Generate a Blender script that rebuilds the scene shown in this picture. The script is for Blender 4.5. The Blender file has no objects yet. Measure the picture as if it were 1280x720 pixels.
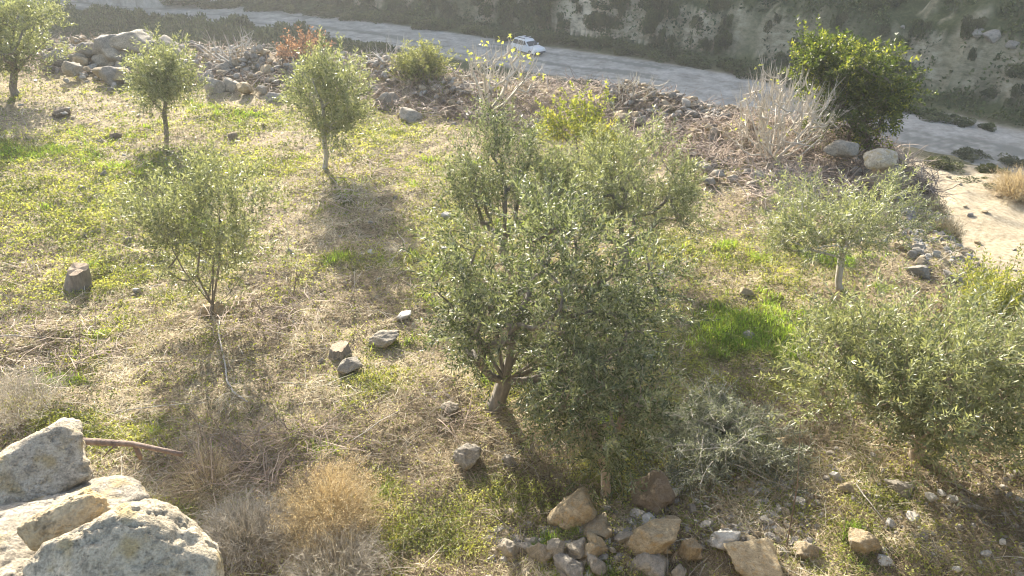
import bpy, bmesh, math, random
import numpy as np
from mathutils import Vector, Matrix

random.seed(7)
S = bpy.context.scene
COL = S.collection
R = math.radians

# ------------------------------------------------------------------ camera, sky, sun, exposure
PITCH = R(28.9); CAMH = 6.0; F = 960.0
cam = bpy.data.cameras.new("camera"); cam.sensor_width = 36; cam.lens = 27.0
cam.clip_start = 0.05; cam.clip_end = 2000
camo = bpy.data.objects.new("camera", cam); COL.objects.link(camo)
camo.location = (0, 0, CAMH); camo.rotation_euler = (R(90) - PITCH, 0, 0)
S.camera = camo

SUN_AZ = R(-18.6); SUN_EL = R(23.5)
W = bpy.data.worlds.new("World"); S.world = W; W.use_nodes = True
sky = W.node_tree.nodes.new('ShaderNodeTexSky'); sky.sky_type = 'NISHITA'; sky.sun_disc = False
sky.sun_elevation = SUN_EL; sky.sun_rotation = SUN_AZ
sky.dust_density = 3.0; sky.ozone_density = 0.4
bg = W.node_tree.nodes['Background']; bg.inputs[1].default_value = 0.105
W.node_tree.links.new(sky.outputs[0], bg.inputs[0])
sun = bpy.data.lights.new("sun", 'SUN'); sun.energy = 5.0; sun.angle = R(0.5); sun.color = (1, .92, .78)
suno = bpy.data.objects.new("sun", sun); COL.objects.link(suno)
sdir = Vector((math.sin(SUN_AZ) * math.cos(SUN_EL), math.cos(SUN_AZ) * math.cos(SUN_EL), math.sin(SUN_EL)))
suno.rotation_euler = sdir.to_track_quat('Z', 'Y').to_euler()
suno.location = sdir * 100
vs = S.view_settings
vs.view_transform = 'Standard'; vs.look = 'None'; vs.exposure = 1.98; vs.gamma = 1; vs.use_curve_mapping = False
S.cycles.volume_bounces = 0
S.cycles.max_bounces = 6; S.cycles.transparent_max_bounces = 8
S.cycles.use_denoising = True; S.cycles.denoising_prefilter = 'ACCURATE'; S.cycles.filter_width = 1.1

# ------------------------------------------------------------------ noise
def _hash(ix, iy, iz, seed):
    h = (ix.astype(np.int64) * 374761393 + iy.astype(np.int64) * 668265263 + iz.astype(np.int64) * 2147483647 + seed * 1274126177) & 0xFFFFFFFF
    h = ((h ^ (h >> 13)) * 1274126177) & 0xFFFFFFFF
    h = (h ^ (h >> 16)) & 0xFFFFFFFF
    return h.astype(np.float64) / 4294967295.0 * 2 - 1
def noise2(x, y, seed=0):
    x = np.asarray(x, float); y = np.asarray(y, float)
    ix = np.floor(x); iy = np.floor(y); fx = x - ix; fy = y - iy
    fx = fx * fx * (3 - 2 * fx); fy = fy * fy * (3 - 2 * fy); z = np.zeros_like(ix)
    a = _hash(ix, iy, z, seed); b = _hash(ix + 1, iy, z, seed); c = _hash(ix, iy + 1, z, seed); d = _hash(ix + 1, iy + 1, z, seed)
    return (a * (1 - fx) + b * fx) * (1 - fy) + (c * (1 - fx) + d * fx) * fy
def fbm2(x, y, seed=0, o=4):
    s = 0; a = .55
    for k in range(o):
        s = s + a * noise2(x * 2 ** k + k * 17.3, y * 2 ** k + k * 9.1, seed + k); a *= .5
    return s
def noise3(p, seed=0):
    i = np.floor(p); f = p - i; f = f * f * (3 - 2 * f); r = 0
    for dx in (0, 1):
        for dy in (0, 1):
            for dz in (0, 1):
                w = (f[:, 0] if dx else 1 - f[:, 0]) * (f[:, 1] if dy else 1 - f[:, 1]) * (f[:, 2] if dz else 1 - f[:, 2])
                r = r + w * _hash(i[:, 0] + dx, i[:, 1] + dy, i[:, 2] + dz, seed)
    return r
def fbm3(p, seed=0, o=4):
    s = 0; a = .55
    for k in range(o):
        s = s + a * noise3(p * 2 ** k + 11.7 * k, seed + k); a *= .5
    return s
def sm(x, a, b):
    t = np.clip((x - a) / (b - a), 0, 1); return t * t * (3 - 2 * t)

# ------------------------------------------------------------------ where a line of sight meets the world (layout aid)
def ray(px, py):
    dx = (px - 640) / F; dy = (360 - py) / F
    return np.array([dx, math.cos(PITCH) + dy * math.sin(PITCH), -math.sin(PITCH) + dy * math.cos(PITCH)])
def flat(px, py, z=0.0):
    r = ray(px, py); t = (z - CAMH) / r[2]; return r[0] * t, r[1] * t
def aty(px, py, Y):
    r = ray(px, py); t = Y / r[1]; return np.array([r[0] * t, Y, CAMH + r[2] * t])

# ------------------------------------------------------------------ terrain
EDGE = np.array([flat(*p) for p in [(-500, 72), (-200, 74), (60, 78), (200, 80), (330, 90), (450, 104), (600, 126), (700, 136), (800, 150), (920, 174),
                 (1040, 192), (1112, 210), (1140, 250), (1165, 310), (1215, 372), (1300, 430), (1420, 520), (1650, 760)]])
RZ = -12.0
ROAD = np.array([flat(*p, z=RZ) for p in [(-500, -16), (-150, -12), (20, -4), (220, 11), (400, 30), (550, 53), (650, 69), (800, 92), (920, 113), (1040, 136), (1150, 161), (1280, 190), (1600, 262), (2300, 420)]])
def sdist(x, y, P):
    best = np.full(x.shape, 1e9); sg = np.zeros(x.shape)
    for a, b in zip(P[:-1], P[1:]):
        d = b - a; L2 = d @ d
        t = np.clip(((x - a[0]) * d[0] + (y - a[1]) * d[1]) / L2, 0, 1)
        qx = x - a[0] - t * d[0]; qy = y - a[1] - t * d[1]
        D = np.hypot(qx, qy); s = np.where(-d[1] * qx + d[0] * qy > 0, 1.0, -1.0)
        m = D < best - 1e-9; best = np.where(m, D, best); sg = np.where(m, s, sg)
    return best * sg
ROCKN = lambda x, y: fbm2(x * .05 + 3, y * .05, 51, 3)
def terrain(x, y):
    x = np.asarray(x, float); y = np.asarray(y, float)
    e = sdist(x, y, EDGE) + .35 * fbm2(x * .5, y * .5, 3, 3)
    d = sdist(x, y, ROAD)
    zin = .14 * fbm2(x * .22, y * .22, 5, 2) + .05 * fbm2(x * 1.5, y * 1.5, 6, 3) + .045 * fbm2(x * 5, y * 5, 8, 3)
    back = sm(y - .12 * x, 13, 17)
    zin = zin + (.30 + .25 * fbm2(x * .6, y * .6, 9, 3)) * sm(e, -2.6, -.7) * (1 - sm(e, -.1, .6)) * back
    zin = zin + .16 * fbm2(x * 1.3, y * 1.3, 15, 3) * sm(e, -3.2, -1) * back
    # slope towards the camera bank at the lower right, loose earth
    zin = zin + .45 * sm(x - 3.2, 0, 3.5) * sm(-y, -8.6, -6.2)
    # terrace the camera stands on
    y0 = 1.25 + .55 * sm(-x, .75, 1.5)
    bank = np.clip(3.62 - 1.6 * np.maximum(y - y0, 0), 0, 4) + .05 * fbm2(x * 3, y * 3, 16, 3) * sm(-y, -4, -3)
    zin = zin * sm(y, 1.5, 4.5) + bank
    rough = .35 * fbm2(x * .35, y * .35, 11, 4) + .03 * fbm2(x * 4, y * 4, 14, 2)
    ep = np.maximum(e, 0)
    zout = -1.7 * sm(e, 0, 1.3) - .32 * np.maximum(ep - 5.5, 0) + rough * sm(e, .5, 3)
    znear = np.where(e < 0, zin, zout + zin * (1 - sm(e, 0, .8)))
    znear = RZ + np.sqrt(np.maximum(znear - RZ, 0) ** 2 + .04)
    znear = RZ + (znear - RZ) * sm(-d, 6.0, 13) + sm(-d, 6.0, 9) * .35
    # beyond the road: verge, rock cut, hillside
    n = fbm2(x * .12, y * .12, 21, 4); n2 = fbm2(x * .5, y * .5, 22, 4)
    dd = d + 1.2 * n + .5 * n2
    cut = 4.6 + 1.3 * n
    hill = RZ + .6 * sm(dd, 6, 9) + cut * sm(dd, 9.2, 11.4) + .66 * np.maximum(dd - 11.4, 0)
    hill = hill + (.9 * n + .6 * n2 + .9 * np.abs(fbm2(x * .5, y * .5, 24, 4))) * sm(dd, 8, 14)
    hill = hill - .42 * np.maximum(dd - 45, 0)
    z = np.where(d > 0, hill, znear)
    flatr = sm(np.abs(d), 5.2, 7.0)
    z = RZ + (z - RZ) * flatr + .10 * fbm2(x * .4, y * .15, 31, 3) * (1 - flatr)
    # unseen high ridge further off, added and shaped to keep the valley in shade
    s = math.sin(SUN_AZ); c = math.cos(SUN_AZ)
    u = s * x + c * y; v = c * x - s * y
    ridge = 36 + 22 * sm(v, 2, 20.5)
    M = -30 + (ridge + 30) * sm(u, 112, 150) + 1.5 * fbm2(x * .03, y * .03, 41, 3) * sm(u, 120, 150) - .35 * np.maximum(u - 158, 0)
    z = np.where(d > 0, np.maximum(z, M), z)
    return z
def H(x, y): return float(terrain(np.array([x]), np.array([y]))[0])
_T = np.concatenate([np.arange(1, 45, .04), np.arange(45, 260, .25)])
def at(px, py, tmin=3.0):
    r = ray(px, py); t = _T[_T > tmin]
    z = CAMH + r[2] * t; h = terrain(r[0] * t, r[1] * t)
    k = int(np.argmax(z < h)) if (z < h).any() else len(t) - 1
    x, y = r[0] * t[k], r[1] * t[k]
    return Vector((x, y, float(h[k]))), float(t[k])

# ------------------------------------------------------------------ zones of the ground, in metres
def zone(px, py, rx, ry):
    x0, y0 = flat(px, py); _, ya = flat(px, py - ry); _, yb = flat(px, py + ry)
    dist = math.hypot(y0, CAMH); return x0, y0, rx * dist / F, (ya - yb) / 2
GREEN = [zone(*p) for p in [(40, 215, 110, 28), (120, 250, 60, 20), (320, 165, 75, 22), (480, 185, 60, 26), (110, 300, 110, 45), (150, 375, 90, 35), (30, 265, 60, 30),
         (260, 240, 130, 40), (420, 352, 70, 14), (170, 130, 60, 10), (900, 340, 65, 30), (970, 345, 80, 32), (915, 440, 100, 60), (850, 330, 60, 22), (1050, 345, 60, 20),
         (540, 690, 50, 40), (480, 640, 30, 20), (470, 505, 40, 25), (860, 500, 60, 40), (120, 575, 90, 22), (1010, 210, 45, 7), (980, 510, 50, 25), (560, 300, 50, 60),
         (640, 640, 60, 25), (260, 330, 60, 30), (90, 560, 60, 20), (1090, 650, 50, 22), (780, 620, 60, 30)]]
LUSH = [zone(*p) for p in [(925, 435, 105, 46), (965, 335, 65, 18), (1010, 210, 40, 6), (890, 330, 45, 14), (330, 160, 40, 10), (60, 212, 70, 14), (420, 352, 30, 10), (1040, 345, 40, 12), (245, 305, 40, 12)]]
STRAW = [zone(*p) for p in [(60, 470, 150, 55), (330, 430, 120, 45), (500, 130, 130, 30), (900, 250, 70, 25), (450, 260, 60, 60), (350, 610, 140, 60), (600, 130, 200, 18), (880, 170, 90, 16), (560, 560, 60, 50)]]
def zsum(x, y, Z):
    g = np.zeros_like(x)
    for a, b, c, d in Z: g = np.maximum(g, np.exp(-(((x - a) / c) ** 2 + ((y - b) / d) ** 2)))
    return g
def masks(x, y):
    e = sdist(x, y, EDGE) + .35 * fbm2(x * .5, y * .5, 3, 3)
    d = sdist(x, y, ROAD)
    n = fbm2(x * .9, y * .9, 61, 4)
    nf = fbm2(x * 3.7, y * 3.7, 62, 3)
    green = np.clip(zsum(x, y, GREEN) * .95 + .75 * n + .55 * nf + .02, 0, 1) * (e < 0) * sm(-e, 1.2, 3)
    lush = np.clip(zsum(x, y, LUSH) * 1.1 + 1.0 * n + .9 * nf - .25, 0, 1)
    straw = np.clip(zsum(x, y, STRAW) * 1.2 + .5 * n, 0, 1) * (e < .3)
    bp = at_c[0]
    tr = sm(e, .9, 1.8) * (1 - sm(e, 9, 15)) * sm(x, 5, 8) * sm(y, 5, 7)
    tr = np.clip(tr * (1 + .3 * n), 0, 1) * (1 - sm(y + .8 * n - .1 * x, 19.5, 22.5))
    return e, d, green, lush, straw, tr
at_c = [0]

# ------------------------------------------------------------------ mesh helpers
def link(o): COL.objects.link(o); return o
def tag(o, label=None, cat=None, group=None, kind=None):
    if label: o['label'] = label
    if cat: o['category'] = cat
    if group: o['group'] = group
    if kind: o['kind'] = kind
    return o
def empty(name, loc, rz=0.0):
    o = bpy.data.objects.new(name, None); link(o); o.location = loc; o.rotation_euler = (0, 0, rz); o.empty_display_size = .2; return o
def mesh_np(name, V, Q=None, T=None, mats=(), mi=None, rnd=None, smooth=True, attrs=None):
    me = bpy.data.meshes.new(name)
    Q = np.zeros((0, 4), int) if Q is None else np.asarray(Q, int); T = np.zeros((0, 3), int) if T is None else np.asarray(T, int)
    nl = len(Q) * 4 + len(T) * 3; npoly = len(Q) + len(T)
    me.vertices.add(len(V)); me.vertices.foreach_set("co", np.asarray(V, np.float32).ravel())
    me.loops.add(nl); me.loops.foreach_set("vertex_index", np.concatenate([Q.ravel(), T.ravel()]).astype(np.int32))
    me.polygons.add(npoly)
    st = np.concatenate([np.arange(len(Q)) * 4, len(Q) * 4 + np.arange(len(T)) * 3]).astype(np.int32)
    me.polygons.foreach_set("loop_start", st)
    if mi is not None: me.polygons.foreach_set("material_index", np.asarray(mi, np.int32))
    for m in mats: me.materials.append(m)
    if rnd is not None:
        a = me.attributes.new("rnd", 'FLOAT', 'POINT'); a.data.foreach_set("value", np.asarray(rnd, np.float32))
    for k, v in (attrs or {}).items():
        a = me.attributes.new(k, 'FLOAT', 'POINT'); a.data.foreach_set("value", np.asarray(v, np.float32))
    me.update(calc_edges=True)
    me.polygons.foreach_set("use_smooth", np.full(npoly, smooth))
    return me
def obj(name, me, parent=None, loc=None):
    o = bpy.data.objects.new(name, me); link(o)
    if parent is not None: o.parent = parent
    if loc is not None: o.location = loc
    return o
class MB:      # gathers arrays of one part
    def __init__(s): s.V = []; s.Q = []; s.T = []; s.mq = []; s.mt = []; s.r = []; s.n = 0
    def add(s, V, Q=None, T=None, m=0, r=None):
        V = np.asarray(V, float)
        s.V.append(V); s.r.append(np.full(len(V), .5) if r is None else (np.full(len(V), r) if np.isscalar(r) else r))
        if Q is not None and len(Q): s.Q.append(np.asarray(Q) + s.n); s.mq.append(np.full(len(Q), m))
        if T is not None and len(T): s.T.append(np.asarray(T) + s.n); s.mt.append(np.full(len(T), m))
        s.n += len(V)
    def mesh(s, name, mats, smooth=True):
        V = np.concatenate(s.V); Q = np.concatenate(s.Q) if s.Q else None; T = np.concatenate(s.T) if s.T else None
        mi = np.concatenate([np.concatenate(s.mq) if s.mq else np.zeros(0), np.concatenate(s.mt) if s.mt else np.zeros(0)])
        return mesh_np(name, V, Q, T, mats, mi, np.concatenate(s.r), smooth)
def norm(a): return a / np.maximum(np.linalg.norm(a, axis=-1, keepdims=True), 1e-9)
def tube(mb, P, rad, sides=5, m=0, r=.5, cap=False):
    P = np.asarray(P, float); rad = np.asarray(rad, float); n = len(P)
    t = norm(np.gradient(P, axis=0)); up = np.array([0.03, .02, 1.0]) if abs(t[0][2]) < .9 else np.array([1.0, .02, 0])
    a = norm(np.cross(t, up)); b = np.cross(t, a)
    th = np.arange(sides) / sides * 2 * math.pi
    V = (P[:, None] + rad[:, None, None] * (np.cos(th)[None, :, None] * a[:, None] + np.sin(th)[None, :, None] * b[:, None])).reshape(-1, 3)
    i = np.arange(n - 1)[:, None] * sides; j = np.arange(sides)[None]; k = (j + 1) % sides
    Q = np.stack([i + j, i + k, i + sides + k, i + sides + j], -1).reshape(-1, 4)
    T = None
    if cap:
        V = np.concatenate([V, P[-1:]]); c = len(V) - 1; T = [[(n - 1) * sides + q, (n - 1) * sides + (q + 1) % sides, c] for q in range(sides)]
    mb.add(V, Q, T, m, r)
def strips(rng, P, az, el, L, w, droop=.5, seg=2, m=0, r=None, twist=0.3, mb=None, wig=0.0):
    """N thin blades: start P, heading az, start elevation el, length L, width w; they bend down by droop"""
    N = len(P); D = np.stack([np.cos(az) * np.cos(el), np.sin(az) * np.cos(el), np.sin(el)], -1)
    side = norm(np.stack([-np.sin(az), np.cos(az), twist * rng.standard_normal(N)], -1))
    pts = [P]; cur = P; step = (L / seg)[:, None]
    for k in range(seg):
        D = norm(D + np.array([0, 0, -1]) * (droop / seg if np.isscalar(droop) else (droop / seg)[:, None]) + wig * rng.standard_normal((N, 3)))
        cur = cur + D * step; pts.append(cur)
    V = np.zeros((N, 2 * seg + 1, 3))
    for k in range(seg):
        ww = (w * (1 - .55 * k / seg) / 2)[:, None] * side
        V[:, 2 * k] = pts[k] - ww; V[:, 2 * k + 1] = pts[k] + ww
    V[:, 2 * seg] = pts[seg]
    base = (np.arange(N) * (2 * seg + 1))[:, None]
    Q = np.concatenate([base + np.array([2 * k, 2 * k + 1, 2 * k + 3, 2 * k + 2]) for k in range(seg - 1)]) if seg > 1 else None
    T = base + np.array([2 * seg - 2, 2 * seg - 1, 2 * seg])
    rr = np.repeat(rng.random(N) if r is None else r, 2 * seg + 1)
    mb.add(V.reshape(-1, 3), Q, T, m, rr)
    return pts[seg]
def leaves(rng, P, D, L, w, m=0, r=None, mb=None, fold=.25):
    """diamond leaves: base P, direction D, length L, width w, folded a little"""
    N = len(P); up = norm(rng.standard_normal((N, 3)) + np.array([0, 0, .9])); s = norm(np.cross(D, up)); nn = np.cross(s, D)
    L = L[:, None]; w = w[:, None]
    V = np.stack([P, P + D * L * .5 + s * w / 2 + nn * w * fold, P + D * L, P + D * L * .5 - s * w / 2 + nn * w * fold], 1)
    base = (np.arange(N) * 4)[:, None]
    rr = np.repeat(rng.random(N) if r is None else r, 4)
    mb.add(V.reshape(-1, 3), None, np.concatenate([base + np.array([0, 1, 2]), base + np.array([0, 2, 3])]), m, rr)

# ------------------------------------------------------------------ materials
def new_mat(name):
    m = bpy.data.materials.new(name); m.use_nodes = True; nt = m.node_tree
    return m, nt, nt.nodes['Principled BSDF']
def N_(nt, t, **k):
    n = nt.nodes.new(t)
    for a, b in k.items(): setattr(n, a, b)
    return n
def ramp(nt, fac, stops):
    r = N_(nt, 'ShaderNodeValToRGB'); el = r.color_ramp.elements
    el[0].position = stops[0][0]; el[0].color = (*stops[0][1], 1)
    el[1].position = stops[-1][0]; el[1].color = (*stops[-1][1], 1)
    for p, c in stops[1:-1]: e = el.new(p); e.color = (*c, 1)
    nt.links.new(fac, r.inputs[0]); return r.outputs[0]
def noise(nt, scale, detail=4, vec=None, rough=.6, dist=0):
    n = N_(nt, 'ShaderNodeTexNoise'); n.inputs['Scale'].default_value = scale; n.inputs['Detail'].default_value = detail; n.inputs['Roughness'].default_value = rough
    n.inputs['Distortion'].default_value = dist
    if vec is not None: nt.links.new(vec, n.inputs['Vector'])
    return n.outputs[0]
def mix(nt, fac, a, b, mode='MIX'):
    m = N_(nt, 'ShaderNodeMix', data_type='RGBA', blend_type=mode)
    if isinstance(fac, (int, float)): m.inputs[0].default_value = fac
    else: nt.links.new(fac, m.inputs[0])
    for i, v in ((6, a), (7, b)):
        if isinstance(v, tuple): m.inputs[i].default_value = (*v, 1)
        else: nt.links.new(v, m.inputs[i])
    return m.outputs[2]
def math_(nt, op, a, b=0.0):
    m = N_(nt, 'ShaderNodeMath', operation=op); m.use_clamp = op in ('ADD', 'MULTIPLY', 'SUBTRACT') and False
    for i, v in ((0, a), (1, b)):
        if isinstance(v, (int, float)): m.inputs[i].default_value = v
        else: nt.links.new(v, m.inputs[i])
    return m.outputs[0]
def attr(nt, name):
    a = N_(nt, 'ShaderNodeAttribute'); a.attribute_name = name; return a.outputs['Fac']
def bump(nt, bs, h, strength=.5, dist=.02):
    b = N_(nt, 'ShaderNodeBump'); b.inputs['Strength'].default_value = strength; b.inputs['Distance'].default_value = dist
    nt.links.new(h, b.inputs['Height']); nt.links.new(b.outputs[0], bs.inputs['Normal'])
def coords(nt, kind='Object'):
    return N_(nt, 'ShaderNodeTexCoord').outputs[kind]

def leaf_mat(name, stops, back=None, rough=.5, trans=.35, tcol=None, spec=.35):
    m, nt, bs = new_mat(name)
    c = ramp(nt, attr(nt, 'rnd'), stops)
    if back:
        g = N_(nt, 'ShaderNodeNewGeometry'); c = mix(nt, g.outputs['Backfacing'], c, back)
    nt.links.new(c, bs.inputs['Base Color']); bs.inputs['Roughness'].default_value = rough; bs.inputs['Specular IOR Level'].default_value = spec
    tr = N_(nt, 'ShaderNodeBsdfTranslucent'); mx = N_(nt, 'ShaderNodeMixShader'); mx.inputs[0].default_value = trans
    tc = mix(nt, 1.0, c, tcol or (1.5, 1.5, .8), 'MULTIPLY'); nt.links.new(tc, tr.inputs[0])
    nt.links.new(bs.outputs[0], mx.inputs[1]); nt.links.new(tr.outputs[0], mx.inputs[2])
    nt.links.new(mx.outputs[0], nt.nodes['Material Output'].inputs[0])
    return m
M = {}
M['olive'] = leaf_mat('olive_leaf', [(0, (.045, .062, .025)), (.5, (.09, .115, .048)), (.85, (.16, .185, .09)), (1, (.26, .26, .13))], (.22, .25, .165), .42, .30, spec=.5)
M['olive_pale'] = leaf_mat('olive_leaf_pale', [(0, (.10, .12, .055)), (.5, (.17, .195, .09)), (1, (.30, .31, .17))], (.28, .30, .19), .42, .30, spec=.5)
M['olive_cut'] = leaf_mat('cut_olive_leaf', [(0, (.08, .095, .07)), (.5, (.145, .165, .12)), (1, (.26, .27, .21))], (.30, .33, .27), .5, .2)
M['citrus'] = leaf_mat('carob_leaf', [(0, (.035, .055, .015)), (.6, (.075, .105, .022)), (.85, (.17, .20, .035)), (1, (.30, .31, .06))], None, .4, .4)
M['yellowgreen'] = leaf_mat('yellow_green_leaf', [(0, (.13, .16, .04)), (.6, (.26, .28, .07)), (1, (.42, .38, .10))], None, .6, .4)
M['sage'] = leaf_mat('sage_leaf', [(0, (.12, .13, .06)), (.5, (.20, .215, .10)), (1, (.33, .33, .18))], None, .6, .35)
M['yellowleaf'] = leaf_mat('yellow_leaf', [(0, (.28, .32, .07)), (1, (.50, .50, .16))], None, .6, .4)
M['redleaf'] = leaf_mat('withered_leaf', [(0, (.17, .12, .09)), (1, (.38, .27, .19))], None, .7, .3, (1.4, 1.1, .8))
M['shrub'] = leaf_mat('shrub_leaf', [(0, (.028, .046, .014)), (.6, (.068, .096, .028)), (1, (.14, .165, .058))], None, .6, .25)
M['shrub2'] = leaf_mat('grey_shrub_leaf', [(0, (.05, .062, .027)), (.6, (.10, .112, .05)), (1, (.19, .19, .10))], None, .7, .25)
M['grass'] = leaf_mat('grass_blade', [(0, (.13, .14, .04)), (.5, (.28, .28, .08)), (1, (.46, .42, .17))], None, .6, .4, (1.5, 1.5, .6))
M['lushg'] = leaf_mat('lush_grass_blade', [(0, (.09, .15, .025)), (.5, (.20, .31, .05)), (1, (.36, .46, .10))], None, .6, .45, (1.5, 1.5, .6))
M['weed'] = leaf_mat('weed_leaf', [(0, (.10, .12, .035)), (.5, (.235, .26, .07)), (1, (.42, .42, .14))], None, .6, .35)
M['straw'] = leaf_mat('straw', [(0, (.15, .115, .07)), (.4, (.34, .27, .17)), (.75, (.52, .44, .28)), (1, (.70, .62, .45))], None, .8, .25, (1.1, 1.05, .9))
M['golden'] = leaf_mat('golden_twig', [(0, (.22, .175, .10)), (.5, (.46, .39, .24)), (1, (.64, .57, .40))], None, .8, .3, (1.2, 1.0, .7))
M['twiggrey'] = leaf_mat('grey_twig', [(0, (.20, .18, .14)), (.5, (.40, .36, .29)), (1, (.60, .55, .46))], None, .85, .12, (1, 1, .9))
M['brush'] = leaf_mat('brushwood', [(0, (.13, .095, .075)), (.5, (.30, .23, .18)), (1, (.50, .41, .33))], None, .85, .08, (1, 1, .9))

def bark_mat(name, a, b, sc=18):
    a = tuple(v * .6 + .4 * sum(a) / 3 for v in a); b = tuple(v * .7 + .3 * sum(b) / 3 for v in b)
    m, nt, bs = new_mat(name); co = coords(nt)
    mp = N_(nt, 'ShaderNodeMapping'); mp.inputs['Scale'].default_value = (1, 1, .3); nt.links.new(co, mp.inputs[0])
    n = noise(nt, sc, 6, mp.outputs[0], .7); nt.links.new(ramp(nt, n, [(.3, a), (.7, b)]), bs.inputs['Base Color'])
    bs.inputs['Roughness'].default_value = .9; bump(nt, bs, n, .8, .02); return m
M['bark'] = bark_mat('olive_bark', (.10, .085, .065), (.28, .24, .19))
M['bark_tan'] = bark_mat('tan_bark', (.22, .15, .09), (.42, .32, .21))
M['bark_pale'] = bark_mat('pale_bark', (.30, .26, .20), (.58, .53, .45), 10)
M['bark_white'] = bark_mat('white_bark', (.38, .32, .24), (.68, .59, .46), 10)
M['wood_red'] = bark_mat('weathered_wood', (.10, .055, .035), (.26, .17, .12), 14)
M['cutwood'] = bark_mat('cut_wood', (.30, .19, .10), (.52, .37, .21), 30)

def rock_mat(name, cols, stain, warm=None, bscale=1.0, lichen=.0, tex=1.0):
    m, nt, bs = new_mat(name); co = coords(nt)
    oi = N_(nt, 'ShaderNodeObjectInfo'); ad = N_(nt, 'ShaderNodeVectorMath', operation='ADD'); nt.links.new(co, ad.inputs[0])
    sc = N_(nt, 'ShaderNodeVectorMath', operation='SCALE'); sc.inputs['Scale'].default_value = 40; 
    cx = N_(nt, 'ShaderNodeCombineXYZ'); nt.links.new(oi.outputs['Random'], cx.inputs[0]); nt.links.new(oi.outputs['Random'], cx.inputs[2])
    nt.links.new(cx.outputs[0], sc.inputs[0]); nt.links.new(sc.outputs[0], ad.inputs[1]); v = ad.outputs[0]
    n1 = noise(nt, 3.5 * tex, 6, v, .65); n2 = noise(nt, 16 * tex, 5, v, .7); n3 = noise(nt, 60 * tex, 4, v, .7)
    c = ramp(nt, n1, [(.3, cols[0]), (.52, cols[1]), (.72, cols[2])])
    st = ramp(nt, n2, [(.50, (0, 0, 0)), (.62, (1, 1, 1))]); c = mix(nt, math_(nt, 'MULTIPLY', st, .65), c, stain)
    if warm: c = mix(nt, ramp(nt, noise(nt, 5 * tex, 3, v, .5), [(.55, (0, 0, 0)), (.68, (1, 1, 1))]), c, warm)
    sp = ramp(nt, n3, [(.35, (.62, .62, .62)), (.6, (1, 1, 1))]); c = mix(nt, 1.0, c, sp, 'MULTIPLY')
    vo = N_(nt, 'ShaderNodeTexVoronoi'); vo.inputs['Scale'].default_value = 26 * tex; nt.links.new(v, vo.inputs['Vector']); c = mix(nt, 1.0, c, ramp(nt, vo.outputs['Distance'], [(.08, (.55, .55, .55)), (.22, (1, 1, 1))]), 'MULTIPLY')
    br = ramp(nt, oi.outputs['Random'], [(0, (.82, .82, .84)), (1, (1.12, 1.08, 1.0))]); c = mix(nt, 1.0, c, br, 'MULTIPLY')
    nt.links.new(c, bs.inputs['Base Color']); bs.inputs['Roughness'].default_value = .92; bs.inputs['Specular IOR Level'].default_value = .2
    hh = math_(nt, 'ADD', math_(nt, 'MULTIPLY', n2, .7), math_(nt, 'MULTIPLY', n3, .35)); bump(nt, bs, hh, .8, .035 * bscale)
    return m
M['rock'] = rock_mat('limestone', ((.25, .23, .20), (.38, .35, .30), (.50, .46, .39)), (.16, .15, .14), None, .6)
M['rock_big'] = rock_mat('lichened_limestone', ((.34, .305, .245), (.52, .47, .38), (.66, .60, .49)), (.21, .19, .155), (.45, .37, .22), 1, tex=2.0)
M['rock_tan'] = rock_mat('ochre_limestone', ((.31, .255, .17), (.46, .385, .265), (.58, .505, .375)), (.22, .18, .125), (.42, .31, .17), .7)
M['rock_white'] = rock_mat('white_limestone', ((.48, .47, .44), (.62, .60, .56), (.70, .69, .66)), (.38, .37, .34), None, .4)
M['rock_small'] = rock_mat('pale_rubble', ((.36, .33, .28), (.48, .45, .39), (.58, .55, .48)), (.28, .26, .22), None, .3)
M['earth'] = rock_mat('clod', ((.22, .175, .125), (.30, .245, .18), (.38, .32, .245)), (.18, .145, .11), None, 1)

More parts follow.
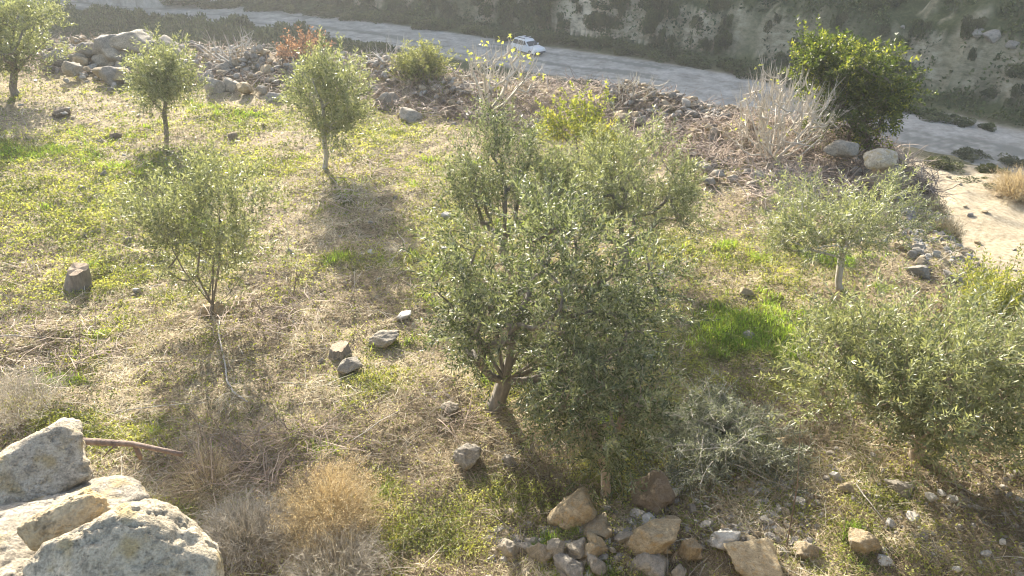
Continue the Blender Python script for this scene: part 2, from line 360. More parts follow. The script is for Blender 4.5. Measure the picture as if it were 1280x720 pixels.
def ground_mat():
    m, nt, bs = new_mat('ground_soil'); co = coords(nt)
    nf = noise(nt, 9, 8, co, .75); nm = noise(nt, 1.6, 6, co, .6); nb = noise(nt, .35, 5, co, .6); nff = noise(nt, 45, 5, co, .7)
    soil = ramp(nt, nf, [(.36, (.09, .068, .042)), (.5, (.26, .205, .13)), (.62, (.45, .375, .25))])
    straw = ramp(nt, nff, [(.36, (.13, .10, .06)), (.5, (.33, .27, .17)), (.62, (.54, .46, .31))])
    c = mix(nt, ramp(nt, nm, [(.38, (0, 0, 0)), (.58, (1, 1, 1))]), soil, straw)
    c = mix(nt, math_(nt, 'MULTIPLY', attr(nt, 'straw'), .6), c, straw)
    gr = ramp(nt, nff, [(.3, (.12, .115, .05)), (.55, (.24, .23, .09)), (.75, (.38, .35, .16))])
    c = mix(nt, math_(nt, 'MULTIPLY', attr(nt, 'green'), .65), c, gr)
    dirt = ramp(nt, nf, [(.34, (.24, .195, .13)), (.5, (.41, .345, .24)), (.64, (.52, .45, .34))])
    c = mix(nt, attr(nt, 'track'), c, dirt)
    # far land: scrubby hillside, rock cut, road dust
    hs = ramp(nt, noise(nt, 1.6, 9, co, .8), [(.34, (.022, .034, .010)), (.5, (.052, .068, .022)), (.62, (.10, .105, .045)), (.76, (.21, .19, .115))])
    hs2 = ramp(nt, noise(nt, .22, 5, co, .7, 1.0), [(.45, (0, 0, 0)), (.7, (1, 1, 1))])
    hs = mix(nt, math_(nt, 'MULTIPLY', hs2, .35), hs, (.085, .098, .038))
    c = mix(nt, attr(nt, 'hill'), c, hs)
    mp = N_(nt, 'ShaderNodeMapping'); mp.inputs['Scale'].default_value = (1, 1, 2.2); nt.links.new(co, mp.inputs[0])
    rk = ramp(nt, noise(nt, .8, 9, mp.outputs[0], .75), [(.34, (.17, .14, .10)), (.44, (.42, .355, .25)), (.56, (.66, .57, .42)), (.7, (.78, .70, .55))])
    c = mix(nt, attr(nt, 'cut'), c, rk)
    rd = ramp(nt, noise(nt, .5, 8, co, .72), [(.32, (.25, .235, .20)), (.5, (.40, .375, .33)), (.66, (.55, .52, .465))])
    rd = mix(nt, 1.0, rd, ramp(nt, noise(nt, 3, 4, co, .7), [(.3, (.8, .8, .8)), (.6, (1, 1, 1))]), 'MULTIPLY')
    c = mix(nt, attr(nt, 'road'), c, rd)
    c = mix(nt, attr(nt, 'rut'), c, (.20, .20, .17))
    nt.links.new(c, bs.inputs['Base Color']); bs.inputs['Roughness'].default_value = .95; bs.inputs['Specular IOR Level'].default_value = .15
    hh = math_(nt, 'ADD', math_(nt, 'MULTIPLY', nf, 1.0), math_(nt, 'MULTIPLY', nff, .5)); bump(nt, bs, hh, .9, .05)
    return m
M['ground'] = ground_mat()

# ------------------------------------------------------------------ the ground, one sheet out to beyond the unseen ridge
def axis(lo, hi, d0, d1, s, mids, limit):
    a = list(np.arange(d0, d1, s))
    for sgn in (1, -1):
        v = a[-1] if sgn > 0 else a[0]; st = s; out = []
        while (v < hi if sgn > 0 else v > lo):
            st = min(st * 1.04, limit if abs(v) < mids else 6.0) if st < limit or abs(v) > mids else limit
            v += sgn * st; out.append(v)
        a = a + out if sgn > 0 else out[::-1] + a
    return np.array(a)
XS = axis(-420, 420, -14, 14, .07, 110, .55); YS = axis(-60, 420, 1.2, 27, .07, 135, .5)
gx, gy = np.meshgrid(XS, YS); GX = gx.ravel(); GY = gy.ravel(); GZ = terrain(GX, GY)
e_, d_, green_, lush_, straw_, track_ = masks(GX, GY)
nx = len(XS); ny = len(YS)
i = np.arange(ny - 1)[:, None] * nx + np.arange(nx - 1)[None]; GQ = np.stack([i, i + 1, i + 1 + nx, i + nx], -1).reshape(-1, 4)
nb_ = fbm2(GX * .25, GY * .25, 71, 4)
dn = d_ + .5 * fbm2(GX * .5, GY * .5, 72, 3)
road_ = 1 - sm(np.abs(dn), 4.6, 6.2)
road_ = np.maximum(road_, .55 * (1 - sm(np.abs(dn + 7), .5, 2.4)) * (GX > 5) * np.clip(.5 + 1.5 * nb_, 0, 1))
hill_ = np.where(d_ > 0, sm(dn, 5.5, 7.5), sm(e_, 11, 19) * (1 - road_))
hill_ = np.maximum(hill_, sm(e_, .3, 1.2) * (1 - sm(GX, 3, 8)))
hill_ = np.maximum(hill_, .75 * sm(e_, .8, 1.6) * sm(GY - .1 * GX, 19.5, 22.5) * (1 - road_)) * (1 - .6 * (d_ < 0) * sm(GX, 6, 10) * np.clip(.5 + 1.5 * nb_, 0, 1))
gzx = np.gradient(GZ.reshape(ny, nx), YS, XS); slope = np.hypot(gzx[0], gzx[1]).ravel()
CUTZ = np.zeros_like(GX)
for px_, py_, r_, a_ in [(700, 50, 14, 1.1), (770, 60, 9, 1.0), (620, 38, 10, .5), (520, 30, 10, .5), (400, 10, 12, .6), (1160, 118, 9, 1.0), (1230, 128, 9, 1.2), (1290, 140, 9, 1.0)]:
    cx_, cy_ = flat(px_, py_, RZ + 2); CUTZ = np.maximum(CUTZ, a_ * np.exp(-((GX - cx_) ** 2 + (GY - cy_) ** 2) / r_ ** 2))
cut_ = sm(slope, 1.1, 1.7) * (d_ > 5) * (1 - sm(d_, 13, 16)) * np.clip(-.1 + 1.2 * CUTZ + .8 * ROCKN(GX, GY) + .9 * nb_, 0, 1)
cut_ = np.maximum(cut_, .7 * (d_ > 12) * (d_ < 40) * sm(fbm2(GX * .16, GY * .3, 75, 4) + .25 * nb_, .36, .5) * .6)
s_road = GX * .76 - GY * .65
rut_ = np.clip(sm(fbm2(s_road * .12, dn * .9, 77, 4) + .45 * np.exp(-((np.abs(dn + 2.2) - 1.1) / .35) ** 2), .2, .45) * .85, 0, 1) * road_
ROADSEL = (np.abs(dn) < 6.1); TRSEL = (track_ > .55) & (e_ < 13)
ATT = dict(green=green_, straw=straw_, track=track_, road=road_, hill=hill_, cut=cut_, rut=rut_)
def submesh(name, fsel):
    Q = GQ[fsel]; used = np.unique(Q); remap = np.zeros(nx * ny, np.int64); remap[used] = np.arange(len(used))
    return mesh_np(name, np.stack([GX, GY, GZ], -1)[used], remap[Q], None, [M['ground']], None, None, True, {k: v[used] for k, v in ATT.items()})
fr = ROADSEL[GQ].all(1); ft = TRSEL[GQ].all(1) & ~fr
for nm, sel in (('ground', ~(fr | ft)), ('road', fr), ('dirt_track', ft)):
    tag(obj(nm, submesh(nm, sel)), kind='structure')

# ------------------------------------------------------------------ rocks
def ico(sub):
    bm = bmesh.new(); bmesh.ops.create_icosphere(bm, subdivisions=sub, radius=1)
    V = np.array([v.co[:] for v in bm.verts]); T = np.array([[v.index for v in f.verts] for f in bm.faces]); bm.free(); return V, T
_ICO = {}
def rock_mesh(seed, sub=3, planes=16, rough=.05, flat_=1.0, mat='rock', dims=(1, 1, 1), rot=None, sharp=26):
    if sub not in _ICO: _ICO[sub] = ico(sub)
    V, T = _ICO[sub]; rng = np.random.default_rng(seed)
    nrm = norm(rng.standard_normal((planes, 3))); c = rng.uniform(.62, 1.0, planes)
    dots = np.maximum(V @ nrm.T, 1e-3); r = c / dots
    r = -np.log(np.exp(-sharp * np.minimum(r, 3)).sum(1)) / sharp
    r = np.minimum(r, 1.35)
    P = V * r[:, None]
    P = P * (1 + (rough * 2.2 * fbm3(P * 1.7, seed, 2) + rough * fbm3(P * 6, seed + 5, 4))[:, None])
    if sub >= 6:
        rid = np.abs(fbm3(P * 3.1, seed + 9, 4)); P = P * (1 - .045 * np.exp(-(rid / .03) ** 2))[:, None]
        P = P * (1 + .022 * fbm3(P * 18, seed + 3, 4) + .05 * fbm3(P * 4.5, seed + 4, 3))[:, None]
    P = P - (P.max(0) + P.min(0)) / 2; P = P / np.abs(P).max(0) * np.array([1, 1, .96])
    P = P * np.array(dims)
    if rot is not None: P = P @ np.array(Matrix.Rotation(rot, 3, 'Z')).T
    return mesh_np('stone', P, None, T, [M[mat]], None, None, sub >= 4 or True)
ROCKS = {k: [rock_mesh(100 + 10 * j + len(k), 4, 10 + j, .07, mat=k) for j in range(7)] for k in ('rock', 'rock_tan', 'rock_white', 'earth')}
ROCKS_HI = {k: [rock_mesh(300 + 10 * j + len(k), 5, 12 + j, .10, mat=k, sharp=18) for j in range(7)] for k in ('rock', 'rock_tan', 'rock_white', 'earth')}
def stone(px, py, wpx, label, hpx=None, mat='rock', group=None, name='stone', rz=None, depth=None, sink=.33, pos=None, cat='stone', seed=None, tilt=.25, dz=0.0):
    rng = random.Random(int(px * 7 + py * 13 + (seed or 0)))
    if pos is None: p, t = at(px, py)
    else: p = Vector(pos); t = (p - Vector((0, 0, CAMH))).length
    w = wpx / F * t / 2; h = (hpx or wpx * .62) / F * t / 2; dp = (depth or w * rng.uniform(.75, 1.05))
    me = (ROCKS_HI if wpx >= 24 and py > 250 else ROCKS)[mat][rng.randrange(7)]; o = obj(name, me)
    o.scale = (w, dp, h * 1.1); o.rotation_euler = (rng.uniform(-tilt, tilt), rng.uniform(-tilt, tilt), rz if rz is not None else rng.uniform(-.5, .5))
    o.location = (p.x, p.y, H(p.x, p.y) + h * (1 - 2 * sink) + dz)
    return tag(o, label, cat, group)

# foreground boulders on the edge of the upper terrace
def boulder(px, py, Y, wpx, hpx, dpm, seed, label, rz=0, mat='rock_big', planes=14, rx=0, ry=0, rough=.05):
    c = aty(px, py, Y); t = np.linalg.norm(c - np.array([0, 0, CAMH]))
    o = obj('boulder', rock_mesh(seed, 6, planes, rough, mat=mat, dims=(wpx / F * t / 2, dpm / 2, hpx / F * t / 2), sharp=13))
    o.location = c; o.rotation_euler = (rx, ry, rz)
    return tag(o, label, 'boulder', 'boulders on the edge of the near terrace')
boulder(22, 600, 2.15, 150, 135, .44, 35, 'pale grey boulder with a pointed top, furthest back in the bottom left corner', rz=.5, ry=.35, planes=9)
boulder(62, 668, 1.98, 210, 130, .50, 47, 'long cream limestone slab with a sunlit top, between the pointed and the rounded boulder', rz=-.15, ry=-.28, rx=.15, planes=12)
boulder(88, 652, 1.64, 96, 62, .15, 57, 'small tan wedge of rock leaning on the cream slab', ry=-.45, rz=.3, planes=30, mat='rock_tan', rough=.09)
boulder(166, 728, 1.52, 192, 205, .36, 91, 'big rounded grey boulder with ochre lichen on top, nearest to the viewer', rz=.3, ry=.2, planes=40)
boulder(250, 722, 1.66, 54, 60, .2, 79, 'small grey rock behind the right foot of the rounded boulder', planes=10)
boulder(20, 735, 1.55, 150, 120, .4, 81, 'pale grey boulder at the bottom left corner below the cream slab', planes=12)

# ------------------------------------------------------------------ plants
def crown_pts(rng, ell, n, shell=.55):
    w = np.array([e[3] * e[4] * e[5] for e in ell]); w = w / w.sum(); k = rng.choice(len(ell), n, p=w)
    d = norm(rng.standard_normal((n, 3))); r = shell + (1 - shell) * rng.random(n) ** .6
    E = np.array(ell)
    return E[k, :3] + d * r[:, None] * E[k, 3:6]
def skeleton(rng, roots, tips, up=.35, step=.35):
    """roots: list of polylines (trunk and limbs); joins each tip to the nearest node; returns nodes, parents, tip index"""
    nodes = []; par = []
    for pl in roots:
        for j, p in enumerate(pl):
            nodes.append(np.array(p, float)); par.append(len(nodes) - 2 if j else (-1 if not len(nodes) > 1 or pl is roots[0] else 0))
    # limbs after the first start from the closest node of the first
    idx = 0; first = len(roots[0])
    idx = first
    for pl in roots[1:]:
        dd = [np.linalg.norm(nodes[q] - nodes[idx]) for q in range(first)]; par[idx] = int(np.argmin(dd)); idx += len(pl)
    base = np.array(roots[0][0]); tipidx = []
    order = np.argsort(np.linalg.norm(tips - np.array(roots[0][-1]), axis=1))
    for k in order:
        tp = tips[k]; A = np.array(nodes); D = np.linalg.norm(A - tp, axis=1)
        D = D + np.where(A[:, 2] > tp[2] + .1, .5, 0) + .25 * np.linalg.norm(A - base, axis=1) ; D[0] += 3
        q = int(np.argmin(D)); a = nodes[q]; L = np.linalg.norm(tp - a); m = max(2, int(L / step))
        ctrl = a * .45 + tp * .55 + np.array([0, 0, -up * L * .3]) + rng.standard_normal(3) * L * .07
        pr = q
        for s in range(1, m + 1):
            u = s / m; pnt = (1 - u) ** 2 * a + 2 * u * (1 - u) * ctrl + u * u * tp + (rng.standard_normal(3) * .02 * L if s < m else 0)
            nodes.append(pnt); par.append(pr); pr = len(nodes) - 1
        tipidx.append(pr)
    return np.array(nodes), np.array(par), tipidx
def wood(mb, nodes, par, r_tip, r_base, m=0, sides=5, expo=.5, rng=None):
    n = len(nodes); cnt = np.zeros(n); kids = [[] for _ in range(n)]
    for i_ in range(n):
        if par[i_] >= 0: kids[par[i_]].append(i_)
    for i_ in range(n - 1, -1, -1):
        if not kids[i_]: cnt[i_] = 1
        if par[i_] >= 0: cnt[par[i_]] += max(cnt[i_], 0)
    # parents can come later only for limbs; counts are close enough
    mx = cnt.max(); rad = r_tip + (r_base - r_tip) * ((cnt - 1) / max(mx - 1, 1)) ** expo
    # chains
    for i_ in range(n):
        p = par[i_]
        starts = p < 0 or (len(kids[p]) > 1 and kids[p][0] != i_)
        if not starts: continue
        ch = [i_] if p < 0 else [p, i_]; q = i_
        while kids[q]: q = kids[q][0]; ch.append(q)
        if len(ch) < 2: continue
        rr = rad[ch].copy()
        if p >= 0: rr[0] = min(rr[0], rr[1] * 1.15)
        tube(mb, nodes[ch], rr, sides if rr.max() > .03 else (4 if rr.max() > .012 else 3), m)
def sprays(rng, mb, P, D, n_leaf, L, ll, lw, m_leaf=0, m_stem=1, droop=.3, tint=None, stem_w=.006, spread=.8):
    """leafy shoots: stem from P along D with pairs of leaves"""
    N = len(P); half = n_leaf // 2
    az = np.arctan2(D[:, 1], D[:, 0]); el = np.arcsin(np.clip(D[:, 2], -1, 1))
    strips(rng, P, az, el, L, np.full(N, stem_w), droop, 3, m_stem, mb=mb)
    t = (np.arange(half) + .5) / half
    step = np.array([0, 0, -1.0]) * droop * .5
    ax = norm(np.cross(D, np.array([.1, .2, 1.0]))); bx = np.cross(D, ax)
    tt = np.repeat(rng.random(N) if tint is None else tint, n_leaf)
    pos = P[:, None] + D[:, None] * (L[:, None] * t[None])[..., None] + step * (L[:, None] * t[None] ** 2)[..., None]
    th = rng.random((N, 1)) * 6.28 + np.arange(half)[None] * 1.9
    sd = np.cos(th)[..., None] * ax[:, None] + np.sin(th)[..., None] * bx[:, None]
    PP = np.stack([pos, pos], 2).reshape(-1, 3)
    DD = np.stack([sd, -sd], 2) * spread + D[:, None, None] * .75 + rng.standard_normal((N, half, 2, 3)) * .22
    DD = norm(DD.reshape(-1, 3)); k = len(DD)
    leaves(rng, PP, DD, ll * rng.uniform(.7, 1.25, k), lw * rng.uniform(.8, 1.2, k), m_leaf, np.clip(tt + rng.normal(0, .22, k), 0, 1), mb)
def ell_px(E, baseY):
    """crown lobes given as seen, turned into real ellipsoids at their own distance"""
    out = []
    for (px, py, rx, ry, dY, rd) in E:
        c = aty(px, py, baseY + dY); t = np.linalg.norm(c - np.array([0, 0, CAMH])); out.append((c[0], c[1], c[2], rx / F * t, rd, ry / F * t * 1.05))
    return out
def tree(name, label, cat, base_px, lobes, seed, ntips=60, nspray=9, nleaf=24, L=.38, ll=.06, lw=.014, leafm='olive', barkm='bark', trunk=None, rb=.09, rt=.006, droop=.25,
         group=None, upness=.5, shell=.5, sp_r=.22, limbs=3, th=.35, expo=.5, spread=.8, stem_w=.006):
    p, t = at(*base_px); rng = np.random.default_rng(seed); b = np.array([p.x, p.y, p.z - .05])
    E = ell_px(lobes, p.y); ctr = np.mean([e[:3] for e in E], 0); low = min(e[2] - e[5] for e in E)
    fork = np.array([b[0] * (1 - .25) + ctr[0] * .25, b[1] * .75 + ctr[1] * .25, b[2] + max(.25, th * (ctr[2] - b[2]))])
    tr = [b, b * .6 + fork * .4 + rng.normal(0, .03, 3) * np.array([1, 1, 0]), fork] if trunk is None else [b + np.array(q) for q in trunk]
    roots = [tr]; fork = np.array(tr[-1])
    for k in range(limbs):
        e = E[k % len(E)]; g = np.array(e[:3]) + rng.normal(0, .35, 3) * np.array([e[3], e[4], 0]) ; g[2] = e[2] - .2 * e[5] + rng.normal(0, .2) * e[5]
        mid = fork * .5 + g * .5 + rng.normal(0, .08, 3); roots.append([fork * .85 + mid * .15, mid, g])
    tips = crown_pts(rng, E, ntips, shell); tips[:, 2] = np.maximum(tips[:, 2], b[2] + .25)
    nodes, par, ti = skeleton(rng, roots, tips)
    root = empty(name, (p.x, p.y, p.z)); tag(root, label, cat, group)
    off = np.array([p.x, p.y, p.z])
    mb = MB(); wood(mb, nodes - off, par, rt, rb, expo=expo)
    # flare at the foot
    dr = norm(np.array(tr[1]) - b); tube(mb, [b - off - np.array([0, 0, .12]), b - off, b - off + dr * rb * 1.2, b - off + dr * rb * 2.6], [rb * 1.6, rb * 1.4, rb * 1.12, rb * .8], 8)
    obj('trunk', mb.mesh('trunk', [M[barkm]]), root)
    mb = MB(); N = ntips * nspray
    tp = nodes[np.repeat(ti, nspray)]; pp = nodes[par[np.repeat(ti, nspray)]]
    u = rng.random((N, 1)) ** .7; P = tp * u + pp * (1 - u) + rng.standard_normal((N, 3)) * sp_r * .55
    P[:, 2] = np.maximum(P[:, 2], b[2] + .12)
    out = norm(P - ctr + rng.standard_normal((N, 3)) * .25); D = norm(out * .7 + rng.standard_normal((N, 3)) * .5 + np.array([0, 0, upness]))
    tint = np.clip(np.repeat(rng.normal(.45, .2, ntips), nspray) + rng.normal(0, .16, N), 0, 1)
    sprays(rng, mb, P - off, D, nleaf, L * rng.uniform(.6, 1.3, N), ll, lw, 0, 1, droop, tint, stem_w, spread)
    obj('crown', mb.mesh('crown', [M[leafm], M[barkm]]), root)
    return root

tree('olive_tree', 'big dark olive tree with dense drooping crown in the middle of the plot', 'olive tree', (617, 512),
     [(690, 330, 90, 75, -.1, .95), (618, 370, 66, 72, .0, .8), (740, 410, 80, 85, -.3, .9), (585, 320, 46, 60, .2, .6), (600, 430, 42, 34, 0, .45), (700, 450, 62, 45, -.1, .7), (800, 380, 45, 80, .1, .6), (700, 270, 60, 50, .1, .7)],
     1, ntips=185, nspray=8, nleaf=20, L=.36, ll=.068, lw=.0175, rb=.10, limbs=7, th=.28, upness=.35, shell=.25)
tree('olive_tree', 'low dark olive tree with its crown hanging over the rubble heap below the big olive', 'olive tree', (757, 618),
     [(755, 515, 62, 58, .1, .55), (712, 500, 42, 42, .1, .45), (795, 490, 40, 50, .1, .45), (762, 565, 38, 22, .0, .35)],
     2, ntips=55, nspray=7, nleaf=22, L=.30, ll=.066, lw=.017, rb=.055, limbs=4, upness=.1, shell=.25, barkm='bark_tan')
tree('olive_tree', 'broad grey green olive tree behind the right half of the big olive', 'olive tree', (775, 335),
     [(790, 230, 70, 60, 0, .9), (720, 240, 60, 55, .2, .8), (830, 270, 35, 50, .1, .6)],
     3, ntips=110, nspray=9, nleaf=20, L=.42, ll=.075, lw=.018, rb=.10, limbs=4, upness=.8, shell=.3, leafm='olive_pale')
tree('olive_tree', 'slender upright olive tree with feathery shoots behind the left half of the big olive', 'olive tree', (632, 330),
     [(622, 205, 42, 55, 0, .6), (590, 250, 35, 60, .1, .5), (655, 240, 40, 60, .1, .5)],
     4, ntips=75, nspray=9, nleaf=20, L=.42, ll=.07, lw=.017, rb=.07, limbs=4, upness=1.1, shell=.25)
tree('olive_tree', 'sparse young olive tree with thin see-through crown beside the irrigation hose', 'olive tree', (264, 398),
     [(255, 275, 75, 60, 0, .8), (205, 275, 42, 48, .1, .6), (290, 245, 35, 40, 0, .5), (250, 345, 60, 32, 0, .5), (310, 320, 30, 26, 0, .4)],
     5, ntips=135, nspray=6, nleaf=18, L=.34, ll=.066, lw=.018, rb=.028, rt=.003, limbs=6, upness=.9, shell=.2, leafm='olive_pale', barkm='bark', th=.15)
tree('olive_tree', 'tall young olive tree on two pale stems, left of the dry bush row', 'olive tree', (405, 212),
     [(412, 108, 22, 20, 0, .6), (390, 128, 16, 18, 0, .45), (432, 122, 12, 24, 0, .4), (400, 90, 13, 12, 0, .35), (414, 155, 24, 16, 0, .5), (436, 150, 12, 14, .2, .4)],
     6, ntips=74, nspray=7, nleaf=18, L=.50, ll=.10, lw=.025, rb=.055, limbs=4, upness=1.0, shell=.15, sp_r=.3, leafm='olive_pale', barkm='bark_pale', th=.5)
tree('olive_tree', 'small round-headed olive tree in front of the stone heap', 'olive tree', (208, 168),
     [(205, 106, 20, 18, 0, .6), (203, 84, 11, 12, 0, .35), (190, 102, 12, 12, 0, .35), (222, 98, 12, 14, 0, .35)],
     7, ntips=58, nspray=7, sp_r=.34, nleaf=18, L=.50, ll=.10, lw=.028, rb=.055, limbs=3, upness=.8, shell=.2, leafm='olive_pale', th=.42)
tree('olive_tree', 'wide olive tree cut by the left edge of the photo beside the stone heap', 'olive tree', (20, 118),
     [(30, 50, 38, 32, 0, 1.1), (-15, 50, 42, 36, 0, 1.2), (55, 40, 20, 24, 0, .7), (8, 70, 36, 18, 0, .8)],
     8, ntips=95, nspray=8, nleaf=18, L=.55, ll=.11, lw=.034, rb=.10, limbs=4, upness=.7, shell=.25, leafm='olive_pale', th=.4)
tree('olive_tree', 'large silvery olive tree with bushy low crown at the right edge above the stony bank', 'olive tree', (1148, 572),
     [(1130, 455, 95, 50, 0, 1.0), (1065, 465, 50, 52, .1, .7), (1205, 455, 68, 52, 0, .9), (1150, 500, 90, 40, -.1, .8), (1270, 490, 50, 55, 0, .7)],
     9, ntips=175, nspray=8, nleaf=20, L=.36, ll=.07, lw=.018, rb=.075, limbs=6, upness=.9, shell=.3, leafm='olive_pale', th=.35, barkm='bark_tan')
tree('olive_tree', 'light open olive tree on a forked pale trunk near the terrace corner', 'olive tree', (1050, 362),
     [(1040, 275, 62, 28, 0, 1.0), (985, 285, 34, 26, .1, .7), (1098, 272, 42, 28, 0, .8)],
     10, ntips=90, nspray=7, nleaf=18, L=.38, ll=.07, lw=.017, rb=.055, limbs=4, upness=.7, shell=.3, leafm='olive_pale', barkm='bark_pale', th=.5)
tree('carob_tree', 'dense glossy dark green tree at the terrace corner above the road', 'tree', (1075, 182),
     [(1040, 85, 38, 36, 0, 1.0), (1090, 110, 40, 38, 0, 1.1), (1060, 130, 48, 34, 0, 1.1), (1115, 120, 18, 26, 0, .6), (1025, 70, 18, 20, 0, .5)],
     11, ntips=130, nspray=10, nleaf=14, L=.34, ll=.085, lw=.042, rb=.11, limbs=5, upness=.5, shell=.3, leafm='citrus', th=.25, spread=1.0)
tree('shrub', 'yellow green leafy sapling behind the big olive, below the fig tree', 'shrub', (722, 205),
     [(722, 150, 30, 28, 0, .6), (700, 165, 22, 18, 0, .5), (750, 180, 30, 18, 0, .6)],
     12, ntips=45, nspray=8, nleaf=12, L=.32, ll=.075, lw=.04, rb=.03, limbs=3, upness=.8, shell=.2, leafm='yellowgreen', th=.2)
tree('shrub', 'yellow green broom-like shrub on the slope at the right edge below the dirt track', 'shrub', (1248, 405),
     [(1250, 378, 42, 24, 0, .6), (1225, 385, 28, 16, 0, .5)],
     13, ntips=45, nspray=8, nleaf=14, L=.40, ll=.06, lw=.02, rb=.03, limbs=3, upness=1.4, shell=.2, leafm='yellowgreen', th=.2)
tree('shrub', 'round pale olive green bush in the brushwood row, right of the tall young olive', 'shrub', (528, 103),
     [(528, 84, 30, 15, 0, .8)], 14, ntips=40, nspray=9, nleaf=14, L=.35, ll=.09, lw=.03, rb=.03, limbs=3, upness=.8, shell=.2, leafm='sage', th=.2)
tree('shrub', 'withered red brown bush at the back edge, behind the tall young olive', 'shrub', (372, 84),
     [(372, 64, 22, 18, 0, .7), (392, 66, 14, 10, 0, .5)], 15, ntips=28, nspray=5, nleaf=8, L=.4, ll=.10, lw=.05, rb=.03, limbs=3, upness=.8, shell=.2, leafm='redleaf', th=.2)
tree('shrub', 'small withered dark red plant on top of the stone heap', 'shrub', (172, 72),
     [(172, 64, 15, 8, 0, .4)], 16, ntips=18, nspray=5, nleaf=8, L=.25, ll=.10, lw=.05, rb=.02, limbs=2, upness=.6, shell=.2, leafm='redleaf', th=.2)

# bare, many-stemmed plants
def bare(name, label, cat, base_px, lobes, seed, ntips, mat, leafn=0, rb=.03, rt=.006, leafm='yellowleaf', stems=8, expo=.4, twigs=3, tl=.35, ls=.09, group=None, tw=.010):
    p, t = at(*base_px); rng = np.random.default_rng(seed); b = np.array([p.x, p.y, p.z - .03]); E = ell_px(lobes, p.y)
    roots = [[b, b + np.array([0, 0, .12])]]
    for k in range(stems):
        e = E[k % len(E)]; g = np.array(e[:3]) + rng.normal(0, .5, 3) * np.array([e[3], e[4], .3 * e[5]])
        mid = b * .55 + g * .45 + np.array([0, 0, -.05]) + rng.normal(0, .05, 3); roots.append([b + rng.normal(0, .04, 3) + np.array([0, 0, .06]), mid, g])
    tips = crown_pts(rng, E, ntips, .35); nodes, par, ti = skeleton(rng, roots, tips, up=.5, step=.22)
    root = empty(name, (p.x, p.y, p.z)); tag(root, label, cat, group); off = np.array([p.x, p.y, p.z])
    mb = MB(); wood(mb, nodes - off, par, rt, rb, expo=expo, sides=5)
    N = ntips * twigs; tp = nodes[np.repeat(ti, twigs)]; D = norm(tp - b + rng.standard_normal((N, 3)) * .45 + np.array([0, 0, .5]))
    q = strips(rng, tp - off - D * .12, np.arctan2(D[:, 1], D[:, 0]), np.arcsin(D[:, 2]), tl * rng.uniform(.5, 1.2, N), np.full(N, tw), -.15, 3, 0, mb=mb, wig=.08)
    obj('stems', mb.mesh('stems', [M[mat]]), root)
    if leafn:
        k = rng.integers(0, N, leafn); mb = MB(); P = q[k]
        P = np.repeat(P, 3, 0) + rng.normal(0, .04, (leafn * 3, 3)); DD = norm(rng.standard_normal((leafn * 3, 3)) + np.array([0, 0, .3]))
        leaves(rng, P, DD, np.full(leafn * 3, ls), np.full(leafn * 3, ls * .75), 0, None, mb)
        obj('foliage', mb.mesh('foliage', [M[leafm]]), root)
    return root
bare('fig_tree', 'bare pale fig tree with a few yellow leaves in front of the parked car', 'fig tree', (612, 142),
     [(630, 85, 42, 32, 0, 1.0), (600, 95, 30, 25, 0, .8), (655, 95, 25, 22, 0, .8)], 21, 100, 'bark_white', 34, rb=.07, rt=.012, stems=9, tl=.5, ls=.10, tw=.016)
bare('bare_shrub', 'dense leafless whitish shrub in front of the glossy green tree', 'shrub', (965, 205),
     [(985, 142, 64, 40, 0, 1.1), (958, 125, 30, 36, 0, .9), (1020, 140, 34, 30, 0, .8), (940, 165, 32, 25, 0, .8), (1015, 160, 32, 22, 0, .8)], 22, 240, 'bark_white', 14, rb=.04, rt=.011, stems=18, tl=.5, ls=.08, tw=.012, twigs=5)
bare('dead_branches', 'tangle of grey dead branches standing beside the withered red bush', 'dead branches', (300, 82),
     [(295, 55, 28, 16, 0, .9), (262, 62, 22, 10, 0, .8)], 23, 32, 'bark_pale', 0, rb=.05, rt=.012, stems=6, tl=.5, tw=.02)
bare('dead_branches', 'grey dead branches sticking up left of the round pale bush', 'dead branches', (484, 86),
     [(484, 66, 30, 14, 0, .9)], 24, 24, 'bark_pale', 0, rb=.05, rt=.012, stems=5, tl=.5, tw=.02)
bare('dead_branches', 'thin dry branches poking from the brushwood right of the fig tree', 'dead branches', (790, 128),
     [(800, 112, 40, 12, 0, .9)], 25, 26, 'twiggrey', 0, rb=.03, rt=.008, stems=5, tl=.45, tw=.015)
bare('dead_branches', 'dry grey twigs hanging from the silvery olive, left side of its crown', 'dead branches', (1035, 510),
     [(1035, 440, 32, 40, 0, .4)], 26, 40, 'twiggrey', 0, rb=.02, rt=.004, stems=6, tl=.25, tw=.006)
bare('dead_branches', 'dark bare twigs under the glossy green tree beside the cream boulder', 'dead branches', (1078, 190),
     [(1078, 168, 30, 12, 0, .6)], 27, 50, 'wood_red', 0, rb=.02, rt=.006, stems=6, tl=.3, tw=.01)

